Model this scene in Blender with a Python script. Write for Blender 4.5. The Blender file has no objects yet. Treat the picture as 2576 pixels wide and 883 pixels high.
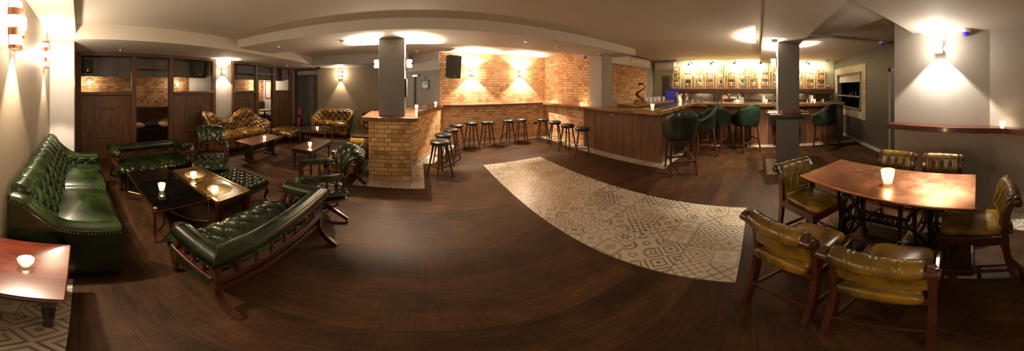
import bpy, bmesh, math, random
from mathutils import Vector, Matrix
random.seed(7)
PI = math.pi
sc = bpy.context.scene
COL = sc.collection
sin, cos, hyp = math.sin, math.cos, math.hypot

# ---------------------------------------------------------------- mesh builder
class MB:
    def __init__(s):
        s.v = []; s.f = []; s.mi = []; s.sm = []; s.M = None; s.cur = 0
    def add(s, vs, fs, smooth=False, m=None):
        b = len(s.v); M = s.M
        for p in vs:
            p = Vector(p)
            s.v.append(M @ p if M is not None else p)
        mm = s.cur if m is None else m
        for f in fs:
            s.f.append([i + b for i in f]); s.mi.append(mm); s.sm.append(smooth)
        return s
    def box(s, x0, y0, z0, x1, y1, z1, m=None):
        v = [(x, y, z) for z in (z0, z1) for y in (y0, y1) for x in (x0, x1)]
        return s.add(v, [(0, 2, 3, 1), (4, 5, 7, 6), (0, 1, 5, 4), (2, 6, 7, 3), (0, 4, 6, 2), (1, 3, 7, 5)], False, m)
    def cbox(s, c, d, m=None):
        return s.box(c[0]-d[0]/2, c[1]-d[1]/2, c[2]-d[2]/2, c[0]+d[0]/2, c[1]+d[1]/2, c[2]+d[2]/2, m)
    def prism(s, poly, z0, z1, m=None):
        n = len(poly)
        a = sum(poly[i][0]*poly[(i+1) % n][1]-poly[(i+1) % n][0]*poly[i][1] for i in range(n))
        if a < 0: poly = poly[::-1]
        v = [(x, y, z0) for x, y in poly] + [(x, y, z1) for x, y in poly]
        f = [tuple(range(n-1, -1, -1)), tuple(range(n, 2*n))] + [(i, (i+1) % n, n+(i+1) % n, n+i) for i in range(n)]
        return s.add(v, f, False, m)
    def prof(s, poly, x0, x1, m=None, smooth=False):
        """polygon in (y,z) extruded along x"""
        n = len(poly)
        a = sum(poly[i][0]*poly[(i+1) % n][1]-poly[(i+1) % n][0]*poly[i][1] for i in range(n))
        if a < 0: poly = poly[::-1]
        v = [(x0, y, z) for y, z in poly] + [(x1, y, z) for y, z in poly]
        s.add(v, [tuple(range(n-1, -1, -1)), tuple(range(n, 2*n))], False, m)
        return s.add(v, [(i, (i+1) % n, n+(i+1) % n, n+i) for i in range(n)], smooth, m)
    def tube(s, pts, r, n=8, closed=False, m=None, caps=True, flat=None, up=None):
        """swept round (or elliptical: flat=(a,b)) tube; r number or list"""
        pts = [Vector(p) for p in pts]; k = len(pts)
        rr = r if isinstance(r, (list, tuple)) else [r]*k
        vs = []; prev = None
        for i, p in enumerate(pts):
            if closed: t = pts[(i+1) % k] - pts[i-1]
            else: t = pts[min(i+1, k-1)] - pts[max(i-1, 0)]
            if t.length < 1e-9: t = Vector((0, 0, 1))
            t.normalize()
            if prev is None:
                u = Vector(up) if up else (Vector((0, 0, 1)) if abs(t.z) < .9 else Vector((1, 0, 0)))
            else: u = prev
            u = u - t*u.dot(t)
            if u.length < 1e-6: u = Vector((1, 0, 0)) - t*t.x
            u.normalize(); prev = u; w = t.cross(u)
            fa, fb = flat if flat else (1, 1)
            for j in range(n):
                a = 2*PI*(j+.5)/n
                vs.append(p + u*(rr[i]*fa*cos(a)) + w*(rr[i]*fb*sin(a)))
        fs = []
        for i in range(k if closed else k-1):
            for j in range(n):
                a = i*n+j; b = i*n+(j+1) % n; c = ((i+1) % k)*n+(j+1) % n; d = ((i+1) % k)*n+j
                fs.append((a, b, c, d))
        s.add(vs, fs, n > 4, m)
        if caps and not closed:
            s.add(vs[:n], [tuple(range(n-1, -1, -1))], False, m); s.add(vs[-n:], [tuple(range(n))], False, m)
        return s
    def bar(s, p0, p1, w, h=None, m=None, up=None):
        """rectangular bar between two points, w across, h along up"""
        h = h or w
        k = math.sqrt(2)
        return s.tube([p0, p1], 1, 4, m=m, flat=(h/2*k, w/2*k), up=up)
    def rod(s, p0, p1, r0, r1=None, n=8, m=None):
        return s.tube([p0, p1], [r0, r0 if r1 is None else r1], n, m=m)
    def lathe(s, pr, c=(0, 0, 0), n=16, m=None, smooth=True, ax=None):
        """profile [(r,z)] round the vertical through c"""
        vs = []; k = len(pr)
        for r, z in pr:
            for j in range(n):
                a = 2*PI*j/n
                vs.append((c[0]+r*cos(a), c[1]+r*sin(a), c[2]+z))
        fs = [(i*n+j, i*n+(j+1) % n, (i+1)*n+(j+1) % n, (i+1)*n+j) for i in range(k-1) for j in range(n)]
        s.add(vs, fs, smooth, m)
        if pr[0][0] > 1e-5: s.add(vs[:n], [tuple(range(n-1, -1, -1))], False, m)
        if pr[-1][0] > 1e-5: s.add(vs[-n:], [tuple(range(n))], False, m)
        return s
    def ball(s, c, r, n=10, k=6, m=None):
        r = r if isinstance(r, (tuple, list)) else (r, r, r)
        vs = []
        for i in range(k+1):
            t = PI*i/k
            for j in range(n):
                a = 2*PI*j/n
                vs.append((c[0]+r[0]*sin(t)*cos(a), c[1]+r[1]*sin(t)*sin(a), c[2]-r[2]*cos(t)))
        fs = [(i*n+j, i*n+(j+1) % n, (i+1)*n+(j+1) % n, (i+1)*n+j) for i in range(k) for j in range(n)]
        return s.add(vs, fs, True, m)
    def cushion(s, c, d, e=.3, puff=.0, n=28, k=14, m=None):
        """rounded cushion: superellipsoid with a crown"""
        def sp(x, p): return math.copysign(abs(x)**p, x)
        vs = []
        for i in range(k+1):
            t = -PI/2 + PI*i/k
            for j in range(n):
                a = 2*PI*j/n
                x = sp(cos(t), e*1.1)*sp(cos(a), e); y = sp(cos(t), e*1.1)*sp(sin(a), e); z = sp(sin(t), .75)
                if z > 0: z *= 1 + puff*(1-x*x)*(1-y*y)
                vs.append((c[0]+x*d[0]/2, c[1]+y*d[1]/2, c[2]+z*d[2]/2))
        fs = [(i*n+j, i*n+(j+1) % n, (i+1)*n+(j+1) % n, (i+1)*n+j) for i in range(k) for j in range(n)]
        return s.add(vs, fs, True, m)
    def pad(s, P, nu, nv, T, h=None, eu=.1, ev=.1, back=True, flip=False, m=None):
        """upholstered pad on the surface P(u,v): thickness T swelling from the edges, h(u,v) multiplies the thickness"""
        g = [[Vector(P(i/nu, j/nv)) for j in range(nv+1)] for i in range(nu+1)]
        def E(q, e):
            q = min(q, 1-q)
            return 1.0 if q >= e else math.sqrt(max(0, 1-(1-q/e)**2))
        vs = []
        for i in range(nu+1):
            for j in range(nv+1):
                du = g[min(i+1, nu)][j]-g[max(i-1, 0)][j]; dv = g[i][min(j+1, nv)]-g[i][max(j-1, 0)]
                nn = du.cross(dv)
                if nn.length > 1e-12: nn.normalize()
                if flip: nn = -nn
                u, v = i/nu, j/nv
                e = (E(u, eu) if eu else 1)*(E(v, ev) if ev else 1)
                vs.append(g[i][j] + nn*(T*e*(h(u, v) if h else 1)))
        w = nv+1
        fs = []
        for i in range(nu):
            for j in range(nv):
                q = (i*w+j, (i+1)*w+j, (i+1)*w+j+1, i*w+j+1)
                fs.append(q[::-1] if flip else q)
        s.add(vs, fs, True, m)
        if back:
            bv = [g[i][j] for i in range(nu+1) for j in range(nv+1)]
            s.add(bv, [f[::-1] for f in fs], True, m)
            rim = [(i, 0) for i in range(nu+1)] + [(nu, j) for j in range(1, nv+1)] + [(i, nv) for i in range(nu-1, -1, -1)] + [(0, j) for j in range(nv-1, 0, -1)]
            idx = [i*w+j for i, j in rim]
            rv = [vs[i] for i in idx] + [bv[i] for i in idx]; q = len(idx)
            ff = [(a, q+a, q+(a+1) % q, (a+1) % q) for a in range(q)]
            s.add(rv, [f[::-1] for f in ff] if flip else ff, True, m)
        return s
    def nails(s, pts, gap=.02, r=.005, m=None):
        """round nail heads along a path"""
        pts = [Vector(p) for p in pts]; acc = 0.0
        for a, b in zip(pts, pts[1:]):
            L = (b-a).length
            while acc <= L:
                s.ball(a + (b-a)*(acc/max(L, 1e-9)), r, 6, 3, m); acc += gap
            acc -= L
        return s

def tuft(n, mrows, A=.45, pw=.35, top=False):
    """diamond buttoning: n diamonds across, mrows along"""
    def h(u, v):
        a = u*n; b = v*mrows
        b0 = math.floor(2*mrows-.6)/2
        if top and b > b0+.02:
            da = abs((a-b0)-round(a-b0)); return 1-A*.6*math.exp(-(da/.07)**2)*min(1, (b-b0)/.1) - A*.25*math.exp(-(da*da+(b-b0)**2)/.02)
        p, q = (a+b), (a-b)
        dp = abs(p-round(p)); dq = abs(q-round(q))
        crease = 1-.55*math.exp(-(dp/.06)**2)-.55*math.exp(-(dq/.06)**2)
        dome = (abs(sin(PI*p))*abs(sin(PI*q)))**.4
        d = math.exp(-(dp*dp+dq*dq)/.018); knob = math.exp(-(dp*dp+dq*dq)/.0022)
        return (1-A) + A*(.45*max(0, crease)+.55*dome) - .55*A*d + .32*A*knob
    return h

def spline(pts, n=6):
    """Catmull-Rom through the points"""
    P = [Vector(p) for p in pts]; P = [P[0]*2-P[1]] + P + [P[-1]*2-P[-2]]
    out = []
    for i in range(1, len(P)-2):
        for k in range(n):
            t = k/n; a, b, c, d = P[i-1:i+3]
            out.append(.5*((2*b)+(c-a)*t+(2*a-5*b+4*c-d)*t*t+(3*b-a-3*c+d)*t**3))
    out.append(P[-2]); return out

def lerp_path(pts):
    """arc-length parametrised polyline -> function of u in 0..1"""
    P = [Vector(p) for p in pts]; L = [0]
    for a, b in zip(P, P[1:]): L.append(L[-1]+(b-a).length)
    def f(u):
        s_ = max(0, min(1, u))*L[-1]
        for i in range(len(P)-1):
            if s_ <= L[i+1] or i == len(P)-2:
                t = (s_-L[i])/max(L[i+1]-L[i], 1e-9); return P[i].lerp(P[i+1], min(1, max(0, t)))
    return f

# ---------------------------------------------------------------- objects
def mesh(name, mb, mats):
    me = bpy.data.meshes.new(name)
    me.from_pydata([tuple(p) for p in mb.v], [], mb.f)
    mats = mats if isinstance(mats, (list, tuple)) else [mats]
    for m in mats: me.materials.append(m)
    me.polygons.foreach_set('material_index', mb.mi)
    me.polygons.foreach_set('use_smooth', mb.sm)
    uv = me.uv_layers.new(name='UVMap'); d = uv.data
    for p in me.polygons:
        n = p.normal
        if abs(n.z) > .75:
            for li in p.loop_indices:
                c = me.vertices[me.loops[li].vertex_index].co; d[li].uv = (c.x, c.y)
        else:
            t = Vector((-n.y, n.x, 0)); t = t.normalized() if t.length > 1e-6 else Vector((1, 0, 0))
            if t.x + t.y*.37 < 0: t = -t
            for li in p.loop_indices:
                c = me.vertices[me.loops[li].vertex_index].co; d[li].uv = (c.dot(t), c.z)
    me.validate(); me.update()
    return me
def obj(name, mb, mats, parent=None, bevel=0, seg=2):
    o = bpy.data.objects.new(name, mesh(name, mb, mats)); COL.objects.link(o)
    if parent is not None: o.parent = parent
    if bevel:
        b = o.modifiers.new('bevel', 'BEVEL'); b.width = bevel; b.segments = seg; b.limit_method = 'ANGLE'; b.angle_limit = .7
    return o
def tag(o, label, cat, group=None):
    o['label'] = label; o['category'] = cat
    if group: o['group'] = group
    return o
def thing(name, label, cat, loc=(0, 0, 0), rz=0, group=None):
    o = bpy.data.objects.new(name, None); COL.objects.link(o); o.empty_display_size = .1
    o.location = loc; o.rotation_euler = (0, 0, rz)
    return tag(o, label, cat, group)
def solo(name, label, cat, mb, mats, group=None, bevel=0):
    return tag(obj(name, mb, mats, None, bevel), label, cat, group)
def struct(name, mb, mats, bevel=0, label=None):
    o = obj(name, mb, mats, None, bevel); o['kind'] = 'structure'
    if label: o['label'] = label
    return o
def dup(root, loc, rz, label, group=None):
    """copy a thing with copies of its parts and sub-parts"""
    r = root.copy(); COL.objects.link(r); r.location = loc; r.rotation_euler = (0, 0, rz); r['label'] = label
    if group: r['group'] = group
    for c in list(root.children):
        d = c.copy(); COL.objects.link(d); d.parent = r
        if d.type == 'LIGHT': pass
        for g in list(c.children):
            e = g.copy(); COL.objects.link(e); e.parent = d
    return r
def face(fx, fy): return math.atan2(-fx, fy)      # yaw that turns local +Y to (fx,fy)
ORD = ['zeroth', 'first', 'second', 'third', 'fourth', 'fifth', 'sixth', 'seventh', 'eighth', 'ninth', 'tenth', 'eleventh', 'twelfth', 'thirteenth']

# ---------------------------------------------------------------- lights
def point(name, loc, w, col, r=.02, parent=None):
    l = bpy.data.lights.new(name, 'POINT'); l.energy = w; l.color = col; l.shadow_soft_size = r
    o = bpy.data.objects.new(name, l); COL.objects.link(o); o.location = loc
    if parent: o.parent = parent
    return o
def spot(name, loc, d, w, col, ang=100, blend=.3, r=.015, parent=None):
    l = bpy.data.lights.new(name, 'SPOT'); l.energy = w; l.color = col; l.spot_size = math.radians(ang); l.spot_blend = blend; l.shadow_soft_size = r
    o = bpy.data.objects.new(name, l); COL.objects.link(o); o.location = loc
    o.rotation_euler = Vector(d).to_track_quat('-Z', 'Y').to_euler()
    if parent: o.parent = parent
    return o
def area(name, loc, d, w, col, sx, sy, parent=None):
    l = bpy.data.lights.new(name, 'AREA'); l.energy = w; l.color = col; l.shape = 'RECTANGLE'; l.size = sx; l.size_y = sy
    o = bpy.data.objects.new(name, l); COL.objects.link(o); o.location = loc
    o.rotation_euler = Vector(d).to_track_quat('-Z', 'Y').to_euler()
    if parent: o.parent = parent
    return o

# ---------------------------------------------------------------- materials
class NT:
    def __init__(s, name):
        s.mat = bpy.data.materials.new(name); s.mat.use_nodes = True
        s.t = s.mat.node_tree; s.b = s.t.nodes['Principled BSDF']; s.out = s.t.nodes['Material Output']
    def put(s, sock, v):
        if hasattr(v, 'is_linked') or isinstance(v, bpy.types.NodeSocket): s.t.links.new(v, sock)
        elif isinstance(v, (tuple, list)) and sock.type == 'RGBA': sock.default_value = tuple(v) + ((1,) if len(v) == 3 else ())
        else: sock.default_value = v
    def n(s, typ, out=0, **kw):
        nd = s.t.nodes.new(typ)
        for k, v in kw.items():
            if k.startswith('_'): setattr(nd, k[1:], v)
            else: s.put(nd.inputs[int(k[1:])] if k[0] == 'i' and k[1:].isdigit() else nd.inputs[k.replace('__', ' ')], v)
        return nd.outputs[out] if out is not None else nd
    def m(s, op, a, b=None, c=None):
        kw = {'_operation': op, 'i0': a}
        if b is not None: kw['i1'] = b
        if c is not None: kw['i2'] = c
        return s.n('ShaderNodeMath', **kw)
    def mix(s, f, a, b, mode='MIX'):
        nd = s.t.nodes.new('ShaderNodeMixRGB'); nd.blend_type = mode
        s.put(nd.inputs[0], f); s.put(nd.inputs[1], a); s.put(nd.inputs[2], b); return nd.outputs[0]
    def ramp(s, f, stops):
        nd = s.t.nodes.new('ShaderNodeValToRGB'); s.put(nd.inputs[0], f)
        el = nd.color_ramp.elements
        while len(el) < len(stops): el.new(.5)
        for e, (p, c) in zip(el, stops):
            e.position = p; e.color = tuple(c)+(1,) if not isinstance(c, (int, float)) else (c, c, c, 1)
        return nd.outputs[0]
    def obj(s): return s.n('ShaderNodeTexCoord', 3)
    def uv(s): return s.n('ShaderNodeTexCoord', 2)
    def map(s, vec, scale=(1, 1, 1), loc=(0, 0, 0), rot=(0, 0, 0)):
        return s.n('ShaderNodeMapping', Vector=vec, Scale=scale, Location=loc, Rotation=rot)
    def noise(s, vec, scale=5, detail=4, rough=.55, dist=0):
        return s.n('ShaderNodeTexNoise', Vector=vec, Scale=scale, Detail=detail, Roughness=rough, Distortion=dist)
    def xyz(s, vec):
        nd = s.t.nodes.new('ShaderNodeSeparateXYZ'); s.put(nd.inputs[0], vec); return nd.outputs
    def comb(s, x, y, z=0.0): return s.n('ShaderNodeCombineXYZ', X=x, Y=y, Z=z)
    def bump(s, h, strength=.3, dist=.01):
        s.put(s.b.inputs['Normal'], s.n('ShaderNodeBump', Height=h, Strength=strength, Distance=dist))
    def set(s, **kw):
        for k, v in kw.items(): s.put(s.b.inputs[k.replace('__', ' ')], v)
        return s.mat

def plain(name, c, rough=.5, metal=0, coat=0, var=.12, scale=6):
    k = NT(name); n = k.noise(k.obj(), scale, 4)
    lo = tuple(x*(1-var) for x in c); hi = tuple(min(1, x*(1+var)) for x in c)
    return k.set(Base__Color=k.ramp(n, [(.3, lo), (.7, hi)]), Roughness=rough, Metallic=metal, Coat__Weight=coat, Coat__Roughness=.1)
def glow(name, c, s):
    k = NT(name); return k.set(Base__Color=c, Emission__Color=c, Emission__Strength=s)
def leather(name, dark, mid, light, rough=.28, coat=.35, scale=4.5):
    k = NT(name); v = k.obj(); n = k.noise(v, scale, 2.5, .5, .1)
    k.bump(k.noise(v, 14, 3), .07, .006)
    return k.set(Base__Color=k.ramp(n, [(.3, dark), (.52, mid), (.78, light)]), Roughness=k.ramp(n, [(.2, rough*.85), (.8, rough*1.25)]), Coat__Weight=coat, Coat__Roughness=.14, Specular__IOR__Level=.42)
def wood(name, c1, c2, axis=0, rough=.4, coat=0, scale=1.0, bump=.1):
    """grain running along one local axis"""
    k = NT(name); sc_ = [9*scale]*3; sc_[axis] = .9*scale
    v = k.map(k.obj(), tuple(sc_)); n = k.noise(v, 2.2, 6, .62, 1.2)
    f = k.noise(k.map(k.obj(), tuple(x*5 for x in sc_)), 3, 3, .6)
    h = k.m('ADD', k.m('MULTIPLY', n, .7), k.m('MULTIPLY', f, .3))
    k.bump(h, bump, .004)
    return k.set(Base__Color=k.ramp(h, [(.34, c1), (.66, c2)]), Roughness=rough, Coat__Weight=coat, Coat__Roughness=.12)
def brickmat(name, ca, cb, cc, mortar, seed=0):
    k = NT(name); u = k.map(k.uv(), (1, 1, 1), (seed*.73, seed*.31, 0))
    nd = k.n('ShaderNodeTexBrick', None, Vector=u, Color1=(0, 0, 0), Color2=(1, 1, 1), Mortar=(0, 0, 0), Scale=1.0, Mortar__Size=.0062, Mortar__Smooth=.25, Bias=0.0, Brick__Width=.225, Row__Height=.075, _offset=.5, _squash=.5, _squash_frequency=2)
    col, fac = nd.outputs
    x, y, z = k.xyz(u)
    ns = k.noise(k.obj(), 9, 4); fine = k.noise(k.obj(), 60, 4, .7)
    t = k.m('ADD', k.m('MULTIPLY', col, .75), k.m('MULTIPLY', ns, .34))
    base = k.ramp(t, [(.12, ca), (.48, cb), (.62, cc), (.95, tuple(min(1, q*1.18) for q in cb))])
    base = k.mix(k.m('MULTIPLY', fine, .35), base, tuple(q*.55 for q in cb), 'MULTIPLY')
    k.bump(k.m('ADD', k.m('MULTIPLY', k.m('SUBTRACT', 1.0, fac), 1.0), k.m('MULTIPLY', fine, .3)), .55, .012)
    return k.set(Base__Color=k.mix(fac, base, mortar), Roughness=.85)
def tilemat(name, ox, oy):
    """patchwork of patterned cement tiles: .443 m slabs of four patterns each"""
    k = NT(name); u = k.map(k.uv(), (1, 1, 1), (-ox, -oy, 0)); S = .2217
    x, y, _ = k.xyz(u)
    cx = k.m('DIVIDE', x, S); cy = k.m('DIVIDE', y, S)
    ix = k.m('FLOOR', cx); iy = k.m('FLOOR', cy)
    px = k.m('SUBTRACT', k.m('SUBTRACT', cx, ix), .5); py = k.m('SUBTRACT', k.m('SUBTRACT', cy, iy), .5)
    w = k.n('ShaderNodeTexWhiteNoise', None, _noise_dimensions='2D', Vector=k.comb(ix, iy)); r1 = w.outputs[0]
    w2 = k.n('ShaderNodeTexWhiteNoise', None, _noise_dimensions='2D', Vector=k.comb(k.m('ADD', ix, 17.3), iy)); r2 = w2.outputs[0]
    r = k.m('SQRT', k.m('ADD', k.m('MULTIPLY', px, px), k.m('MULTIPLY', py, py)))
    th = k.m('ARCTAN2', py, px); ax = k.m('ABSOLUTE', px); ay = k.m('ABSOLUTE', py)
    gt = lambda a, b: k.m('GREATER_THAN', a, b); lt = lambda a, b: k.m('LESS_THAN', a, b)
    band = lambda a, lo, hi: k.m('MULTIPLY', gt(a, lo), lt(a, hi))
    qx = k.m('SUBTRACT', ax, .5); qy = k.m('SUBTRACT', ay, .5)
    rc = k.m('SQRT', k.m('ADD', k.m('MULTIPLY', qx, qx), k.m('MULTIPLY', qy, qy)))
    sx = k.m('SINE', k.m('MULTIPLY', px, 18.85)); sy = k.m('SINE', k.m('MULTIPLY', py, 18.85))
    dm = k.m('ADD', ax, ay)
    A = k.m('MAXIMUM', k.m('MAXIMUM', band(rc, .3, .37), band(rc, .43, .46)), lt(r, k.m('ADD', .13, k.m('MULTIPLY', k.m('COSINE', k.m('MULTIPLY', th, 4.0)), .07))))
    B = gt(k.m('MULTIPLY', sx, sy), 0.0)
    Cc = k.m('MAXIMUM', band(r, .37, .42), k.m('MULTIPLY', lt(r, k.m('ADD', .2, k.m('MULTIPLY', k.m('COSINE', k.m('MULTIPLY', th, 6.0)), .09))), gt(r, .06)))
    D = k.m('MAXIMUM', band(rc, .22, .34), k.m('MAXIMUM', lt(rc, .1), k.m('MULTIPLY', lt(r, .16), gt(r, .09))))
    Ee = k.m('MAXIMUM', gt(k.m('SINE', k.m('MULTIPLY', dm, 25.0)), .35), lt(dm, .07))
    f4x = k.m('SUBTRACT', k.m('FRACT', k.m('MULTIPLY', k.m('ADD', px, .5), 4.0)), .5); f4y = k.m('SUBTRACT', k.m('FRACT', k.m('MULTIPLY', k.m('ADD', py, .5), 4.0)), .5)
    Fd = gt(k.m('SQRT', k.m('ADD', k.m('MULTIPLY', f4x, f4x), k.m('MULTIPLY', f4y, f4y))), .36)
    Gg = k.m('MAXIMUM', lt(k.m('ABSOLUTE', k.m('SUBTRACT', ax, ay)), .055), band(dm, .38, .46))
    Hh = k.m('MAXIMUM', k.m('MAXIMUM', band(ax, .4, .46), band(ay, .4, .46)), k.m('MULTIPLY', lt(dm, .3), gt(k.m('MULTIPLY', k.m('SINE', k.m('MULTIPLY', k.m('ADD', px, py), 30.0)), k.m('SINE', k.m('MULTIPLY', k.m('SUBTRACT', px, py), 30.0))), 0.0)))
    msk = A
    for q, Mk in ((.14, B), (.27, Cc), (.4, D), (.54, Ee), (.66, Fd), (.77, Gg), (.88, Hh)):
        g = gt(r1, q); msk = k.m('ADD', k.m('MULTIPLY', msk, k.m('SUBTRACT', 1.0, g)), k.m('MULTIPLY', Mk, g))
    dark = k.ramp(r2, [(.0, (.105, .09, .07)), (.4, (.16, .13, .095)), (.7, (.3, .22, .13)), (1., (.36, .29, .2))])
    light = k.ramp(w2.outputs[0], [(0, (.62, .55, .44)), (.5, (.56, .49, .39)), (1, (.66, .6, .5))])
    ns = k.noise(k.obj(), 14, 4)
    c = k.mix(k.m('MULTIPLY', msk, k.m('ADD', .62, k.m('MULTIPLY', ns, .5))), light, dark)
    def gr(c_, per, wd):
        f = k.m('FRACT', k.m('ADD', k.m('DIVIDE', c_, per), .5)); return lt(k.m('ABSOLUTE', k.m('SUBTRACT', f, .5)), wd/per)
    g = k.m('MAXIMUM', gr(x, S*2, .0024), gr(y, S*2, .0024)); g2 = k.m('MAXIMUM', gr(x, S, .0012), gr(y, S, .0012))
    c = k.mix(k.m('MULTIPLY', g2, .35), c, (.2, .17, .13)); c = k.mix(g, c, (.055, .045, .035))
    return k.set(Base__Color=c, Roughness=k.m('ADD', .2, k.m('MULTIPLY', ns, .16)))
def floormat():
    """rough sawn dark oak planks laid along x"""
    k = NT('dark_oak_floor'); u = k.uv()
    nd = k.n('ShaderNodeTexBrick', None, Vector=u, Color1=(0, 0, 0), Color2=(1, 1, 1), Mortar=(.5, .5, .5), Scale=1.0, Mortar__Size=.0016, Mortar__Smooth=.1, Brick__Width=1.9, Row__Height=.19, _offset=.37, _offset_frequency=2)
    col, fac = nd.outputs
    g = k.noise(k.map(u, (1.6, 13, 1)), 2.4, 7, .65, .8)
    blotch = k.noise(k.map(u, (1.1, 2.4, 1)), 2.2, 5, .6, .6)
    x, y, _ = k.xyz(u)
    wob = k.m('MULTIPLY', k.noise(u, 1.2, 2), .012)
    saw = k.m('SINE', k.m('MULTIPLY', k.m('ADD', x, wob), 430.0)); saw2 = k.noise(k.map(u, (95, 3.5, 1)), 1, 4, .7)
    fine = k.ramp(k.noise(k.map(u, (210, 2.6, 1)), 1, 3, .6), [(.42, 0), (.60, 1.)]); cross = k.ramp(saw2, [(.45, 0), (.62, 1.)]); lng = k.ramp(k.noise(k.map(u, (2.5, 150, 1)), 1, 3, .6), [(.46, 0), (.62, 1.)])
    sawm = k.m('MULTIPLY', k.m('ADD', k.m('ADD', k.m('MULTIPLY', fine, .45), k.m('MULTIPLY', cross, .35)), k.m('MULTIPLY', lng, .3)), k.ramp(k.noise(u, 1.7, 3), [(.3, .35), (.65, 1.)]))
    t = k.m('ADD', k.m('ADD', k.m('MULTIPLY', g, .42), k.m('MULTIPLY', blotch, .5)), k.m('MULTIPLY', col, .14))
    c = k.ramp(t, [(.3, (.012, .006, .0032)), (.45, (.036, .0165, .0068)), (.6, (.072, .033, .0132)), (.78, (.15, .066, .022))])
    c = k.mix(k.m('MULTIPLY', sawm, .8), c, (.007, .004, .0025))
    c = k.mix(fac, c, (.012, .008, .006))
    k.bump(k.m('ADD', k.m('MULTIPLY', sawm, .5), k.m('SUBTRACT', k.m('MULTIPLY', g, .5), fac)), .22, .004)
    return k.set(Base__Color=c, Roughness=k.ramp(t, [(.3, .46), (.7, .6)]), Specular__IOR__Level=.13)
def dotpaper(name, base, dot, per=.05, rad=.3):
    k = NT(name); x, y, _ = k.xyz(k.uv())
    def grid(o):
        fx = k.m('SUBTRACT', k.m('FRACT', k.m('ADD', k.m('DIVIDE', x, per), o)), .5); fy = k.m('SUBTRACT', k.m('FRACT', k.m('ADD', k.m('DIVIDE', y, per), o)), .5)
        return k.m('ADD', k.m('ABSOLUTE', fx), k.m('ABSOLUTE', fy))
    m_ = k.m('MAXIMUM', k.m('LESS_THAN', grid(0.), rad), k.m('LESS_THAN', grid(.5), rad))
    n = k.noise(k.obj(), 5, 4)
    return k.set(Base__Color=k.mix(k.m('MULTIPLY', m_, .85), k.ramp(n, [(.3, tuple(q*.9 for q in base)), (.7, base)]), dot), Roughness=.6)
def weavepaper(name, a, b):
    k = NT(name); x, y, _ = k.xyz(k.uv())
    p = .020
    fx = k.m('FRACT', k.m('DIVIDE', x, p)); row = k.m('FLOOR', k.m('DIVIDE', y, p*.55)); fy = k.m('FRACT', k.m('DIVIDE', y, p*.55))
    sgn = k.m('SUBTRACT', k.m('MULTIPLY', k.m('FLOORED_MODULO', row, 2.0), 2.0), 1.0)
    d = k.m('FRACT', k.m('ADD', fx, k.m('MULTIPLY', sgn, k.m('MULTIPLY', fy, .5))))
    m_ = k.m('LESS_THAN', k.m('ABSOLUTE', k.m('SUBTRACT', d, .5)), .22)
    n = k.noise(k.obj(), 4, 4)
    k.bump(m_, .1, .003)
    return k.set(Base__Color=k.mix(m_, k.ramp(n, [(.3, tuple(q*.92 for q in a)), (.7, a)]), b), Roughness=.55)
def thinglass(name, tint=(1, 1, 1), em=0, emc=(1, .75, .45), opacity=.25, rough=.05):
    k = NT(name); t = k.t
    tr = t.nodes.new('ShaderNodeBsdfTransparent'); tr.inputs[0].default_value = tint+(1,)
    k.set(Base__Color=tuple(min(1, q*.9) for q in tint), Roughness=rough, Emission__Color=emc, Emission__Strength=em)
    mx = t.nodes.new('ShaderNodeMixShader')
    fr = k.n('ShaderNodeLayerWeight', 1, Blend=.25)
    f = k.m('ADD', opacity, k.m('MULTIPLY', fr, .5))
    k.put(mx.inputs[0], f); t.links.new(tr.outputs[0], mx.inputs[1]); t.links.new(k.b.outputs[0], mx.inputs[2]); t.links.new(mx.outputs[0], k.out.inputs[0])
    return k.mat
# ---------------------------------------------------------------- shared materials
M = {}
M['floor'] = floormat()
M['ceil'] = plain('ceiling_paint', (.66, .605, .525), .7, var=.03, scale=1.5)
M['grey'] = plain('grey_wall_paint', (.36, .335, .295), .55, var=.06, scale=2.5)
M['darkgrey'] = plain('dark_grey_paint', (.10, .092, .078), .5, var=.06, scale=2.5)
M['hatchgrey'] = plain('hatch_frame_grey', (.16, .15, .125), .5, var=.05)
M['lilac'] = plain('pale_wall_paint', (.58, .54, .51), .5, var=.03)
M['colgrey'] = plain('column_grey_paint', (.13, .12, .105), .5, var=.05)
M['brick'] = brickmat('london_brick', (.60, .25, .12), (.84, .49, .26), (.87, .66, .41), (.26, .16, .05))
M['brick2'] = brickmat('pillar_brick', (.44, .19, .075), (.74, .42, .155), (.80, .58, .28), (.22, .15, .06), 3)
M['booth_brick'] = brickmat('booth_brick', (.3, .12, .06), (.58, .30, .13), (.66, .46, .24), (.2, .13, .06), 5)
M['dots'] = dotpaper('dotted_wallpaper', (.25, .195, .12), (.105, .08, .05), .052, .25)
M['weave'] = weavepaper('woven_wallpaper', (.36, .29, .205), (.20, .155, .105))
M['green'] = leather('green_leather', (.0025, .0055, .0012), (.008, .017, .003), (.026, .047, .006), .26, .16)
M['darkgreen'] = leather('bottle_green_leather', (.0025, .006, .0035), (.0045, .012, .0065), (.010, .027, .012), .33, .25, 3)
M['tan'] = leather('tan_leather', (.032, .014, .003), (.14, .066, .010), (.36, .185, .027), .27, .2, 6)
M['olive'] = leather('antique_gold_leather', (.022, .013, .003), (.14, .082, .009), (.40, .215, .018), .26, .14, 5)
M['browngold'] = leather('worn_gold_leather', (.05, .025, .005), (.18, .10, .016), (.36, .22, .042), .28, .2, 6)
M['black'] = leather('black_leather', (.012, .011, .010), (.017, .016, .015), (.025, .023, .021), .38, .2)
M['mahog'] = [wood('mahogany_%s' % a, (.028, .007, .0035), (.088, .024, .010), i, .28, .4, 1.6) for i, a in enumerate('xyz')]
M['darkwood'] = [wood('dark_oak_%s' % a, (.02, .010, .005), (.078, .037, .015), i, .36, .25, 1.0, .2) for i, a in enumerate('xyz')]
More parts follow.
